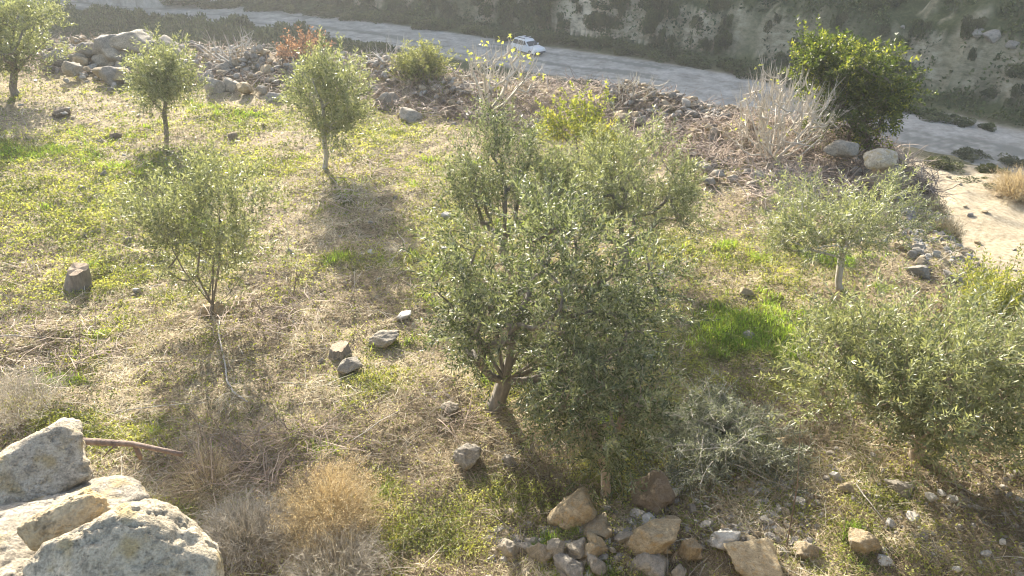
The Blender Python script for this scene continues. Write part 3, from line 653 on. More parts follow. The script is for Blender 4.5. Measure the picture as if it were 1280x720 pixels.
# dry bushes of fine upright stems
def drybush(label, base_px, rx, h, seed, n, mat, seeds=0, seedm='golden', name='dry_bush', ry=None, group=None, w=.004, lean=(0, 0), green=0):
    p, t = at(*base_px); rng = np.random.default_rng(seed); root = empty(name, (p.x, p.y, p.z)); tag(root, label, 'dry bush', group)
    rr = np.sqrt(rng.random(n)); th = rng.random(n) * 6.283; ry = ry or rx
    P = np.stack([rr * .45 * rx * np.cos(th), rr * .45 * ry * np.sin(th), np.zeros(n)], -1)
    P[:, 2] = terrain(P[:, 0] + p.x, P[:, 1] + p.y) - p.z - .02
    az = th + rng.normal(0, .8, n); el = R(78) - rr * R(38) + rng.normal(0, .25, n)
    D0 = np.stack([np.cos(az) * np.cos(el) + lean[0], np.sin(az) * np.cos(el) + lean[1], np.sin(el)], -1); D0 = norm(D0)
    L = h * (1.05 - .3 * rr) * rng.uniform(.7, 1.15, n); mb = MB()
    q = strips(rng, P, np.arctan2(D0[:, 1], D0[:, 0]), np.arcsin(D0[:, 2]), L, np.full(n, w), .3, 4, 0, mb=mb, wig=.12)
    k = rng.integers(0, n, n * 3); u = rng.uniform(.35, 1, n * 3)[:, None]; B = P[k] * (1 - u) + q[k] * u; DD = norm((q - P)[k] + rng.standard_normal((n * 3, 3)) * .6 * h)
    q2 = strips(rng, B, np.arctan2(DD[:, 1], DD[:, 0]), np.arcsin(DD[:, 2]), h * rng.uniform(.12, .3, n * 3), np.full(n * 3, w * .7), .2, 2, 0, mb=mb, wig=.1)
    obj('stems', mb.mesh('stems', [M[mat]]), root)
    if seeds:
        mb = MB(); k = rng.integers(0, n * 3, seeds); u = rng.uniform(.3, 1, seeds)[:, None]
        PP = B[k] * (1 - u) + q2[k] * u + rng.normal(0, .012, (seeds, 3)); leaves(rng, PP, norm(rng.standard_normal((seeds, 3))), np.full(seeds, .014), np.full(seeds, .010), 0, None, mb)
        obj('seed_heads', mb.mesh('seed_heads', [M[seedm]]), root)
    return root
drybush('golden brown dry bush full of tiny seed heads, right of the grey grass clump', (418, 652), .42, .62, 31, 1000, 'golden', 16000)
drybush('wide clump of silvery dead grass between the boulders and the golden bush', (310, 676), .60, .42, 32, 1500, 'twiggrey', 0, ry=.5, w=.0045)
drybush('thin pale dry grass tuft beside the snapped branch', (262, 610), .35, .45, 33, 420, 'straw', 0)
drybush('bleached dead grass clump at the bottom edge under the golden bush', (420, 712), .6, .45, 34, 900, 'twiggrey', 0, ry=.4)
drybush('tall dry straw thicket at the left edge above the pointed boulder', (25, 515), .8, .5, 35, 700, 'twiggrey', 0, w=.004)
drybush('orange dry bush cut by the right edge beside the dirt track', (1275, 245), .9, .75, 36, 900, 'golden', 3000, w=.012)
drybush('small dark dry bush casting a shadow on the dirt track', (1185, 290), .35, .3, 37, 250, 'golden', 0, w=.01)
drybush('green and straw tuft on the dirt track, upper one', (1172, 262), .4, .25, 38, 260, 'straw', 0, w=.01)

# ------------------------------------------------------------------ heap of cut olive branches
def brush_heap():
    p, t = at(905, 575); rng = np.random.default_rng(77); root = empty('branch_pile', (p.x, p.y, p.z)); tag(root, 'heap of cut silver grey olive branches with curling leaves, right of the rubble', 'branch pile')
    off = np.array([p.x, p.y, p.z]); c = aty(900, 548, p.y + .1) - off
    n = 90; mb = MB(); ml = MB()
    for k in range(n):
        a = rng.random() * 6.28; q_ = math.sqrt(rng.random()); s = c + q_ * np.array([math.cos(a) * .36, math.sin(a) * .32, 0]) + np.array([0, 0, rng.uniform(-.25, .18)]); hd = a + rng.normal(0, 1.0)
        L = rng.uniform(.35, .75); P = [s]; d = np.array([math.cos(hd), math.sin(hd) * .7, rng.uniform(-.15, .35)]); d /= np.linalg.norm(d)
        for j in range(5):
            d = norm(d + rng.normal(0, .12, 3) + np.array([0, 0, -.08])); P.append(P[-1] + d * L / 5)
        P = np.array(P); P[:, 2] = np.maximum(P[:, 2], terrain(P[:, 0] + off[0], P[:, 1] + off[1]) - off[2] + .03)
        tube(mb, P, np.linspace(.009, .003, 6), 4)
        m = 17; i_ = rng.integers(1, 6, m); Q = P[i_]; dd = norm((P[i_] - P[i_ - 1]) * 3 + rng.standard_normal((m, 3)) * .8)
        sprays(rng, ml, Q, dd, 16, .26 * rng.uniform(.6, 1.2, m), .055, .011, 0, 1, .35, None, .005)
    P = np.array([aty(925, 568, p.y - .15), aty(940, 580, p.y - .2), aty(952, 594, p.y - .25), aty(966, 602, p.y - .3)]) - off; tube(mb, P, [.016, .018, .02, .021], 6, cap=True)
    P = np.array([aty(836, 557, p.y), aty(880, 556, p.y - .1), aty(925, 556, p.y - .1), aty(960, 560, p.y)]) - off; tube(mb, P, [.008, .012, .013, .01], 5)
    obj('branches', mb.mesh('branches', [M['bark_pale']]), root); obj('foliage', ml.mesh('foliage', [M['olive_cut'], M['bark_pale']]), root)
brush_heap()

# ------------------------------------------------------------------ stumps, fallen branch, hose, stick
def stump(label, px, py, wpx, hpx, seed, lean):
    p, t = at(px, py); r = wpx / F * t / 2; h = hpx / F * t * 1.1; rng = np.random.default_rng(seed); root = empty('tree_stump', (p.x, p.y, p.z)); tag(root, label, 'tree stump', 'stumps of felled olives')
    S_ = 26; rings = 7; V = []; ph = rng.random(4) * 6.28
    for j in range(rings):
        u = j / (rings - 1); 
        for q in range(S_):
            a = q / S_ * 6.283; rr = r * (1.5 - .55 * u ** .6) * (1 + .08 * math.sin(3 * a + ph[0]) + .05 * math.sin(7 * a + ph[1]) + .03 * rng.normal()); z = -.08 + (h + .08) * u
            if j == rings - 1: z += .22 * r * math.cos(a + ph[2]) + .08 * r * rng.normal()
            V.append((rr * math.cos(a) + lean[0] * u, rr * math.sin(a) + lean[1] * u, z))
    Q = [[j * S_ + q, j * S_ + (q + 1) % S_, (j + 1) * S_ + (q + 1) % S_, (j + 1) * S_ + q] for j in range(rings - 1) for q in range(S_)]
    mb = MB(); mb.add(V, Q); obj('bark', mb.mesh('bark', [M['bark']]), root)
    top = V[-S_:]; c = np.mean(top, 0) + np.array([0, 0, .004]); mb = MB(); VV = list(np.array(top) + np.array([0, 0, .003])) + [c]
    mb.add(VV, None, [[q, (q + 1) % S_, S_] for q in range(S_)]); obj('cut_face', mb.mesh('cut_face', [M['cutwood']]), root)
stump('old grey tree stump leaning in the green weeds at the left', 95, 360, 26, 22, 3, (.08, .05))
stump('low freshly cut stump with an orange top beside the grey stones', 425, 442, 23, 9, 4, (0, 0))
def small_tubes(name, label, cat, lists, mat, parts=None, loc=None):
    mb = MB()
    for P, r in lists: tube(mb, np.array(P) - np.array(loc), r, 8, cap=True)
    o = obj(name, mb.mesh(name, [M[mat]]), None, loc); return tag(o, label, cat)
p0 = aty(160, 556, 2.9)
P = [aty(60, 548, 3.0), aty(95, 551, 2.95), aty(130, 553, 2.9), aty(165, 555, 2.85), aty(200, 562, 2.8), aty(228, 568, 2.78)]
knob = [aty(168, 556, 2.85), aty(174, 568, 2.83), aty(176, 574, 2.83)]
sh = [aty(150, 554, 2.87), aty(138, 562, 2.85), aty(128, 572, 2.85)]
small_tubes('fallen_branch', 'snapped reddish brown branch with a stub jutting out behind the boulders', 'branch', [(P, [.010, .018, .017, .0135, .0115, .0115]), (knob, [.012, .013, .009]), (sh, [.006, .004, .002])], 'wood_red', loc=tuple(p0))
hp = []
for (x_, y_) in [(249, 358), (254, 372), (266, 382), (276, 392), (275, 405), (274, 420), (278, 440), (282, 458), (284, 478), (292, 492), (310, 505)]:
    q, _ = at(x_, y_); hp.append((q.x, q.y, q.z + .025))
hp[0] = (hp[0][0], hp[0][1], hp[0][2] + .25); hp[1] = (hp[1][0], hp[1][1], hp[1][2] + .12)
small_tubes('irrigation_hose', 'thin whitish irrigation hose winding down from the sparse young olive', 'hose', [(hp, [.011] * len(hp))], 'bark_pale', loc=hp[5])
q, _ = at(982, 690); q2 = aty(1001, 518, q.y + .15); qq = np.array(q)
small_tubes('dry_stalk', 'single tall reddish dry stalk standing right of the heap of cut branches', 'stalk', [([qq, qq * .5 + q2 * .5 + np.array([.04, 0, 0]), q2], [.007, .005, .002])], 'wood_red', loc=tuple(qq))
for (pa, pb, lab, r_) in [((160, 517), (258, 508), 'thin grey fallen twig lying across the shade left of the dead grass clump', .006), ((520, 327), (553, 337), 'thin pale fallen twig left of the big olive crown', .007),
                     ((440, 556), (500, 520), 'slim dry fallen twig between the golden bush and the big olive trunk', .006), ((1068, 610), (1105, 660), 'bleached fallen twig on the stony bank under the silvery olive', .008), ((0, 425), (60, 428), 'long pale half-buried fallen twig at the left edge below the old stump', .014)]:
    a, _ = at(*pa); b, _ = at(*pb); a = np.array(a); b = np.array(b); L = [a + (b - a) * u for u in (0, .3, .6, 1)]
    for v_ in L: v_[2] = H(v_[0], v_[1]) + .05
    small_tubes('fallen_twig', lab, 'twig', [(L, [r_, r_ * .9, r_ * .8, r_ * .4])], 'bark_pale', loc=tuple(a))

# ------------------------------------------------------------------ single stones
for a in [(558, 272, 16, 'small white stone left of the slender upright olive', 11, 'rock_white'), (505, 397, 22, 'flat white stone above the grey stones in the middle of the plot', 9, 'rock_white'),
          (480, 432, 44, 'large flat grey stone right of the orange-topped stump', 26, 'rock'), (437, 463, 32, 'rounded grey stone just below the orange-topped stump', 22, 'rock'),
          (827, 345, 14, 'small pale stone at the right fringe of the big olive', 9, 'rock_white'), (934, 368, 20, 'tan stone in the bright grass right of the big olive', 12, 'rock_tan'),
          (934, 422, 18, 'pale stone at the upper rim of the lush shaded grass', 10, 'rock'), (584, 578, 40, 'leaning grey stone with a sunlit face left of the trunk shadow', 36, 'rock'),
          (637, 582, 20, 'small round stone inside the trunk shadow of the big olive', 18, 'rock'), (561, 514, 24, 'broken pale stone left of the big olive trunk', 16, 'rock'),
          (268, 392, 34, 'grey tan stone at the foot of the sparse young olive', 22, 'rock_tan'), (212, 296, 34, 'big pale stone showing through the sparse olive crown', 30, 'rock'),
          (162, 302, 14, 'small grey stone left of the sparse olive crown', 9, 'rock'), (258, 330, 18, 'small whitish stone below the sparse olive crown', 10, 'rock_white'),
          (485, 130, 30, 'dark grey boulder at the foot of the brushwood, right of the tall young olive', 24, 'rock'),
          (512, 148, 30, 'low grey stone below the dark grey boulder in the brushwood', 16, 'rock'), (605, 148, 28, 'blue grey stone at the foot of the fig tree', 12, 'rock'),
          (585, 148, 18, 'smaller blue grey stone left of the fig tree foot', 12, 'rock'), (668, 158, 26, 'grey stone between the slender olive and the yellow green sapling', 14, 'rock'),
          (690, 164, 18, 'pale stone beside the yellow green sapling', 9, 'rock_white'), (270, 115, 26, 'upright grey stone in the wall right of the small round olive', 28, 'rock'),
          (345, 125, 26, 'pale grey stone in shade at the right end of the left wall', 14, 'rock'), (78, 145, 20, 'dark earthy lump in the grass below the stone heap', 14, 'earth'),
          (145, 173, 16, 'dark clod left of the small round olive', 12, 'earth'), (292, 176, 14, 'dark upright clod in the grass between the two back olives', 14, 'earth'),
          (102, 236, 12, 'small grey stone in the grass at the left', 8, 'rock'),
          (715, 648, 66, 'big ochre boulder at the top of the rubble heap', 56, 'rock_tan'), (812, 682, 84, 'broad flat ochre slab in the middle of the rubble heap', 44, 'rock_tan'),
          (745, 664, 38, 'smaller flat ochre slab joined to the left of the broad one', 26, 'rock_tan'), (742, 690, 36, 'tilted tan stone between the big ochre boulder and the bottom edge', 28, 'rock_tan'),
          (634, 695, 34, 'grey stone at the left end of the rubble heap', 40, 'rock'), (674, 700, 30, 'pointed grey stone second from the left of the rubble heap', 40, 'rock'),
          (710, 712, 48, 'long pale grey stone at the bottom edge of the rubble heap', 26, 'rock'), (745, 714, 28, 'bluish grey jagged stone at the bottom edge', 34, 'rock'),
          (812, 712, 56, 'mottled grey white stone below the broad ochre slab', 28, 'rock'), (858, 700, 26, 'narrow upright ochre stone right of the broad slab', 48, 'rock_tan'),
          (812, 628, 66, 'sloping brown earth clod with a ridge left of the branch heap', 56, 'earth'), (842, 618, 18, 'small white stone on the brown earth clod', 14, 'rock_white'),
          (810, 652, 20, 'flat white stone above the broad ochre slab', 11, 'rock_white'), (838, 654, 26, 'pale tan stone beside the flat white stone', 14, 'rock_tan'),
          (905, 678, 46, 'white-faced stone right of the rubble heap', 24, 'rock_white'), (940, 705, 76, 'long humped tan stone at the bottom edge right of the rubble', 30, 'rock_tan'),
          (1005, 690, 40, 'grey tan stone right of the long humped one', 26, 'rock_tan'), (978, 544, 30, 'orange brown stone beside the heap of cut branches, upper one', 16, 'rock_tan'),
          (980, 562, 36, 'orange brown stone beside the heap of cut branches, lower one', 18, 'rock_tan'), (1056, 616, 20, 'yellowish stone in the middle of the stony bank', 14, 'rock_tan'),
          (1122, 616, 34, 'angular grey stone on the bank below the silvery olive trunk', 22, 'rock'), (1132, 555, 24, 'cream stone touching the silvery olive trunk', 16, 'rock_white'),
          (1163, 624, 18, 'white stone in a row of three, left one', 12, 'rock_white'), (1177, 618, 14, 'white stone in a row of three, upper one', 9, 'rock_white'), (1188, 628, 14, 'white stone in a row of three, right one', 10, 'rock_white'),
          (1105, 705, 20, 'white block at the bottom edge on the right', 11, 'rock_white'), (1080, 680, 50, 'pale tan stone near the bottom right, half buried', 36, 'rock_tan'),
          (1140, 650, 20, 'flat whitish stone below the row of three white stones', 10, 'rock_white'), (1040, 570, 16, 'flat grey stone left of the silvery olive trunk', 8, 'rock'),
          (1035, 440, 12, 'tiny pale stone among the twigs of the silvery olive', 8, 'rock'), (865, 640, 16, 'grey stone under the heap of cut branches', 12, 'rock'),
          (1190, 352, 26, 'grey stone at the corner where the terrace meets the dirt track', 16, 'rock'), (1150, 312, 18, 'small grey stone on the terrace rim beside the dirt track', 10, 'rock'),
          (1128, 310, 22, 'tan stone on the terrace rim right of the light open olive', 13, 'rock_tan'), (1148, 345, 30, 'rounded grey stone below the terrace rim', 20, 'rock')]:
    stone(a[0], a[1], a[2], a[3], a[4], a[5])
pb_, tb_ = at(1104, 240)
def corner(px, py, w, h, dY, seed, label, mat, planes=34, ry=0):
    c = aty(px, py, pb_.y + dY); t = np.linalg.norm(c - np.array([0, 0, CAMH]))
    o = obj('boulder', rock_mesh(seed, 5, planes, .05, mat=mat, dims=(w / F * t / 2, w / F * t / 2.2, h / F * t / 2), sharp=14)); o.location = c; o.rotation_euler = (0, ry, .3); tag(o, label, 'boulder')
corner(1106, 226, 40, 46, .0, 401, 'brown upright boulder that carries the cream boulder', 'rock_tan')
corner(1099, 198, 38, 22, .0, 402, 'rounded cream boulder perched on the brown one at the terrace corner', 'rock_big', 50)
corner(1128, 238, 26, 40, .1, 403, 'shaded brown boulder leaning against the right of the brown upright one', 'rock_tan')
corner(1052, 186, 38, 22, .9, 404, 'greyish round boulder left of the cream boulder', 'rock')
# stones that nothing tells apart, by heap
def scatter(n, poly, sizes, label, group, mats, seed, pile=0.0, sink=.25):
    rng = random.Random(seed)
    for k in range(n):
        s, (x0, y0), (x1, y1), th_ = rng.random(), poly[0], poly[1], poly[2]
        px = x0 + (x1 - x0) * s; py = y0 + (y1 - y0) * s + rng.uniform(-th_, th_)
        w = rng.uniform(*sizes) * (1.35 if rng.random() < .15 else 1)
        stone(px, py, w, label, w * rng.uniform(.5, .8), rng.choice(mats), group, sink=sink, seed=k, tilt=.5, dz=rng.random() * pile)
scatter(34, ((72, 86), (235, 104), 16), (12, 30), 'weathered grey stone in the heap at the upper left behind the small round olive', 'stones of the upper left heap', ['rock', 'rock', 'rock_tan'], 1, .45)
scatter(10, ((110, 75), (230, 78), 7), (28, 46), 'big weathered grey slab on top of the heap at the upper left', 'slabs of the upper left heap', ['rock'], 11, .4, sink=.15)
scatter(24, ((235, 100), (440, 108), 17), (9, 22), 'grey stone in the tumbled wall between the two back olives', 'stones of the tumbled back wall', ['rock', 'rock', 'rock_tan'], 2, .15)
scatter(34, ((770, 150), (905, 172), 11), (7, 14), 'small brown grey stone in the low rubble wall behind the broad olive', 'stones of the low rubble wall', ['rock', 'rock_tan'], 3, .15)
scatter(28, ((880, 222), (1090, 232), 13), (9, 22), 'pale stone in the row between the bare whitish shrub and the light open olive', 'stones of the terrace corner row', ['rock', 'rock_tan', 'rock'], 4, .08)
scatter(15, ((1120, 262), (1150, 345), 18), (7, 16), 'small stone along the terrace rim beside the dirt track', 'stones of the terrace rim', ['rock', 'rock_tan'], 5)
scatter(22, ((1030, 640), (1280, 690), 45), (6, 14), 'small pale stone scattered on the bank at the bottom right', 'small stones of the bank', ['rock', 'rock_white', 'rock_tan'], 6)
scatter(24, ((640, 706), (960, 690), 26), (9, 26), 'small rubble stone between the larger ones of the bottom heap', 'small stones of the rubble heap', ['rock', 'rock_tan', 'rock'], 7, .05)
scatter(12, ((830, 630), (960, 650), 26), (5, 12), 'pebble in the dark earth below the heap of cut branches', 'pebbles below the branch heap', ['rock', 'rock_white'], 8)
scatter(16, ((60, 260), (560, 420), 120), (5, 11), 'small stone lying in the stubble of the open plot', 'small stones of the open plot', ['rock', 'rock_white', 'rock_tan'], 9)
scatter(11, ((440, 118), (620, 150), 12), (8, 18), 'grey stone half hidden in the brushwood row', 'stones in the brushwood row', ['rock', 'rock_tan'], 10)
scatter(10, ((1160, 215), (1270, 300), 45), (4, 9), 'small stone on the pale dirt track', 'stones on the dirt track', ['rock_tan', 'rock'], 12)

def rubble():
    V0, T0 = ico(2); rg_ = np.random.default_rng(8); mb = MB()
    for (x0, y0, x1, y1, th_, n_, lo, hi) in [(60, 92, 240, 112, 22, 420, 3, 9), (235, 104, 440, 118, 18, 420, 3, 9), (430, 112, 620, 146, 20, 300, 3, 8), (750, 146, 925, 176, 18, 300, 3, 9), (860, 222, 1110, 238, 16, 420, 3, 9),
                 (1115, 255, 1155, 350, 20, 200, 3, 9), (610, 705, 1010, 690, 36, 420, 3, 11), (810, 620, 990, 640, 34, 260, 2, 7), (990, 640, 1290, 690, 60, 420, 2, 7), (0, 180, 620, 440, 150, 200, 2, 5), (1150, 300, 1290, 420, 26, 160, 3, 9)]:
        u_ = rg_.random(n_); PX = x0 + (x1 - x0) * u_; PY = y0 + (y1 - y0) * u_ + rg_.normal(0, .5, n_) * th_
        X = np.zeros(n_); Y = np.zeros(n_)
        for k in range(n_): X[k], Y[k] = flat(PX[k], PY[k])
        Z = terrain(X, Y)
        for k in range(n_):
            if PY[k] < 260 and PX[k] > 1100: continue
            sz = (rg_.uniform(lo, hi) / F * math.hypot(Y[k], 6)) * .5; D_ = norm(rg_.standard_normal((7, 3))); r_ = 1 / np.maximum((V0 @ D_.T).max(1), .5)
            P_ = V0 * r_[:, None] * np.array([1, rg_.uniform(.5, 1), rg_.uniform(.35, .75)]) * sz; P_ = P_ @ np.array((Matrix.Rotation(rg_.random() * 6.28, 3, 'Z') @ Matrix.Rotation(rg_.uniform(-.6, .6), 3, 'X'))).T
            mb.add(P_ + np.array([X[k], Y[k], Z[k] + sz * .15 + (rg_.random() * .22 if PY[k] < 180 else 0)]), None, T0, int(rg_.integers(0, 3)))
    tag(obj('rubble', mb.mesh('rubble', [M['rock'], M['rock_tan'], M['rock_small']], False)), kind='stuff')
rubble()
# ------------------------------------------------------------------ ground cover (nobody could count it)
rng = np.random.default_rng(5)
def sample(n, keep, a=(-350, 1650), b=(45, 760), pw=1.0):
    out = []; got = 0
    while got < n:
        px = rng.uniform(a[0], a[1], n); py = rng.uniform(b[0], b[1], n)
        dx = (px - 640) / F; dy = (360 - py) / F
        ry_ = math.cos(PITCH) + dy * math.sin(PITCH); rz_ = -math.sin(PITCH) + dy * math.cos(PITCH); t = -CAMH / rz_
        x = dx * t; y = ry_ * t; k = keep(x, y); x = x[k]; y = y[k]; out.append(np.stack([x, y], -1)); got += len(x)
    o_ = np.concatenate(out)[:n]; return o_[:, 0], o_[:, 1]
def gz(x, y):   # height on the meshed sheet
    return terrain(x, y)
def keepf(kind):
    def f(x, y):
        e, d, g, l, s, tr = masks(x, y); r = rng.random(len(x)); ins = (e < .3) & (y > 4.3) & (y < 60)
        if kind == 'straw': return ins & (r < (.45 + .65 * s - .42 * g) * np.clip(.62 + 1.1 * fbm2(x * 1.4, y * 1.4, 66, 3) + .8 * fbm2(x * 4, y * 4, 67, 2), .08, 1))
        if kind == 'litter': return ins & (fbm2(x * 1.1, y * 1.1, 68, 4) > -.02) & (r < 1 - .5 * g)
        if kind == 'grass': return ins & (r < np.clip(g * .7 + l * .3 + .03, 0, 1))
        if kind == 'lush': return ins & (r < np.clip(l * 1.0 - .35, 0, 1))
        if kind == 'weed': return ins & (r < np.clip(g * .9 + .12, 0, 1))
        if kind == 'brush':
            bk = (e > -3.4) & (e < .4) & (y - .12 * x > 13); return ins & (bk | ((s > .75) & (r < .10)))
    return f
def cover(name, kind, n, mat, Ls, w0, els, droop, seg=2, wig=0.0, lift=.0):
    x, y = sample(n, keepf(kind)); z = gz(x, y); dist = np.sqrt(x * x + y * y + 36)
    P = np.stack([x, y, z + rng.random(n) * lift - .005], -1); mb = MB()
    cl = np.clip(.5 + .9 * fbm2(x * 2.1, y * 2.1, 90, 3) + rng.normal(0, .2, n), 0, 1)
    strips(rng, P, rng.random(n) * 6.283, R(1) * rng.uniform(*els, n), rng.uniform(*Ls, n), w0 * np.clip(dist / 9, .8, 2.6) * rng.uniform(.6, 1.4, n), droop, seg, 0, cl, mb=mb, wig=wig)
    return tag(obj(name, mb.mesh(name, [M[mat]])), kind='stuff')
cover('dry_straw', 'straw', 230000, 'straw', (.05, .18), .0065, (2, 45), .5, 2, .12, .03)
cover('green_grass', 'grass', 60000, 'grass', (.04, .11), .0065, (35, 85), .6, 2)
cover('lush_grass', 'lush', 22000, 'lushg', (.06, .15), .007, (45, 85), .6, 3)
M['litter'] = leaf_mat('dead_leaf_litter', [(0, (.06, .045, .028)), (.5, (.13, .095, .06)), (1, (.24, .18, .12))], None, .9, .1, (1, 1, .9))
cover('dead_litter', 'litter', 60000, 'litter', (.03, .12), .008, (-5, 30), .3, 2, .2, .035)
cover('dry_twigs', 'straw', 9000, 'twiggrey', (.15, .5), .006, (0, 28), .25, 4, .16, .03)
cover('brushwood', 'brush', 17000, 'brush', (.2, .75), .010, (-2, 35), .3, 4, .2, .18)
x, y = sample(165000, keepf('weed')); P = np.stack([x, y, gz(x, y) + rng.random(len(x)) * .05], -1); mb = MB()
D = norm(rng.standard_normal((len(x), 3)) * np.array([1, 1, .35]) + np.array([0, 0, .3])); dist = np.sqrt(x * x + y * y + 36)
leaves(rng, P, D, .026 * np.clip(dist / 9, .8, 2.2) * rng.uniform(.6, 1.4, len(x)), .018 * np.clip(dist / 9, .8, 2.2) * rng.uniform(.6, 1.4, len(x)), 0, np.clip(.5 + fbm2(x * 3, y * 3, 95, 2) + rng.normal(0, .15, len(x)), 0, 1), mb)
tag(obj('low_weeds', mb.mesh('low_weeds', [M['weed']])), kind='stuff')

# ------------------------------------------------------------------ shrubs of the valley and the hillside
def clump_mesh(seed, n, mat, leaf, flat_=.75):
    rg = np.random.default_rng(seed); mb = MB(); k = 14
    c = rg.uniform(-1, 1, (k, 3)) * np.array([.75, .75, .42]) + np.array([0, 0, .5]); r = rg.uniform(.15, .42, k)
    j = rg.integers(0, k, n); d = norm(rg.standard_normal((n, 3))); P = c[j] + d * (r[j] * rg.uniform(.65, 1.08, n))[:, None]; P[:, 2] = np.maximum(P[:, 2] * flat_, 0.0)
    D = norm(d + rg.standard_normal((n, 3)) * .6 + np.array([0, 0, .4])); tint = np.clip(np.repeat(rg.normal(.45, .2, k), 1)[j] + rg.normal(0, .2, n), 0, 1)
    leaves(rg, P, D, np.full(n, leaf) * rg.uniform(.6, 1.4, n), np.full(n, leaf * .6), 0, tint, mb)
    return mb.mesh('shrub_foliage', [M[mat]])
CL = {'shrub': [clump_mesh(200 + k, 2600, 'shrub', .13) for k in range(4)], 'shrub2': [clump_mesh(220 + k, 2200, 'shrub2', .13) for k in range(3)]}
def shrub_at(px, py, w, h, label, kind, group, sd, tmin=30):
    p, t = at(px, py, tmin); rg = random.Random(sd); o = obj('shrub', CL[kind][rg.randrange(len(CL[kind]))]); s = w / F * t / 2
    o.scale = (s, s * rg.uniform(.7, 1), h / F * t * 1.15); o.location = (p.x, p.y, p.z - .1); o.rotation_euler = (0, 0, rg.uniform(0, 6.28)); return tag(o, label, 'shrub', group)
rg = random.Random(3)
for k in range(84):
    px = 55 + (k % 28) * 15.5 + rg.uniform(-7, 7); row = k // 28; top = np.interp(px, [70, 350, 490], [20, 44, 64])
    base = top + 12 + row * 13 + rg.uniform(-3, 3)
    if base > 62 + max(0, px - 250) * .15 + 18: continue
    shrub_at(px, base, rg.uniform(34, 62), rg.uniform(20, 31) * (1 if px < 400 else .7), 'dark green bush in the valley thicket between the back wall and the road', 'shrub', 'bushes of the valley thicket', k, 48)
for k in range(16):
    px = 110 + k * 25 + rg.uniform(-10, 10); base = 68 + max(0, (px - 250)) * .11
    shrub_at(px, base, rg.uniform(26, 48), rg.uniform(12, 22), 'greyish lower bush at the front of the valley thicket', 'shrub2', 'grey bushes of the valley thicket', 50 + k, 48)
for k in range(12):
    px = 690 + k * 17 + rg.uniform(-6, 6)
    shrub_at(px, 108 + (px - 690) * .18, rg.uniform(24, 44), rg.uniform(8, 16), 'low grey bush on the near verge of the road behind the rubble wall', 'shrub2', 'bushes of the near verge', 80 + k)
for k in range(46):   # along the foot of the cut
    px = 20 + k * 27 + rg.uniform(-9, 9); top = np.interp(px, [0, 400, 600, 760, 940, 1120, 1280], [-4, 18, 44, 62, 96, 140, 172])
    shrub_at(px, top - rg.uniform(0, 4), rg.uniform(28, 55), rg.uniform(8, 14), 'green bush in the row along the far edge of the road', 'shrub', 'bushes at the foot of the rock cut', 120 + k)
for k in range(130):
    px = rg.uniform(330, 1280); lo = np.interp(px, [0, 400, 600, 760, 940, 1120, 1280], [-4, 8, 30, 48, 80, 118, 140])
    py = lo - (rg.random() ** 1.3) * max(lo + 6, 10)
    shrub_at(px, py, rg.uniform(10, 30), rg.uniform(9, 20), 'dark scrub bush on the slope above the rock cut', rg.choice(['shrub', 'shrub', 'shrub2']), 'scrub bushes of the far hillside', 300 + k)
for k, (px, py, w, h) in enumerate([(1180, 205, 60, 12), (1240, 215, 50, 14), (1215, 195, 60, 9), (1150, 240, 26, 10), (1225, 228, 50, 7), (1265, 205, 40, 10)]):
    shrub_at(px, py, w, h, 'grey green low bush on the shaded slope between the dirt track and the road', 'shrub2', 'bushes below the dirt track', 400 + k, 12)
# fine scrub on the hillside
n = 330000; dd_ = rng.uniform(6.5, 46, n); tt_ = rng.random(n)
seg = np.cumsum([0] + [np.linalg.norm(b - a) for a, b in zip(ROAD[:-1], ROAD[1:])]); s_ = tt_ * seg[-1]
cx = np.interp(s_, seg, ROAD[:, 0]); cy = np.interp(s_, seg, ROAD[:, 1]); k_ = np.clip(np.searchsorted(seg, s_) - 1, 0, len(ROAD) - 2)
tg = norm(ROAD[k_ + 1] - ROAD[k_]); x = cx - tg[:, 1] * dd_; y = cy + tg[:, 0] * dd_
cn = fbm2(x * .75, y * .75, 97, 3) + .5 * fbm2(x * .16, y * .16, 99, 2); kk = cn > -.03; x = x[kk]; y = y[kk]; cn = cn[kk]; mb = MB(); P = np.stack([x, y, terrain(x, y) + rng.random(len(x)) * np.clip(cn * 3.2, .15, 1.2)], -1)
leaves(rng, P, norm(rng.standard_normal((len(x), 3)) + np.array([0, 0, .5])), rng.uniform(.15, .5, len(x)), rng.uniform(.10, .32, len(x)), 0, np.clip(.35 + .8 * fbm2(x * .2, y * .2, 98, 3) + rng.normal(0, .2, len(x)), 0, 1), mb)
tag(obj('hillside_scrub', mb.mesh('hillside_scrub', [M['shrub']])), kind='stuff')
for k, (px, py, w, dsc) in enumerate([(1222, 46, 16, 'pale rock outcrop high on the right hillside, left one of the upper pair'), (1240, 48, 18, 'pale rock outcrop high on the right hillside, right one of the upper pair'),
        (1262, 68, 14, 'lone pale rock outcrop low on the right hillside near the photo edge'), (880, 20, 5, 'tiny white rock on the hillside above the bare whitish shrub'), (1128, 35, 5, 'tiny white rock on the hillside above the glossy green tree')]):
    o = stone(px, py, w, dsc, w * .6, 'rock', None, name='rock_outcrop', cat='rock', pos=tuple(at(px, py, 30)[0]), sink=.55, tilt=.1); o.rotation_euler.x = .55
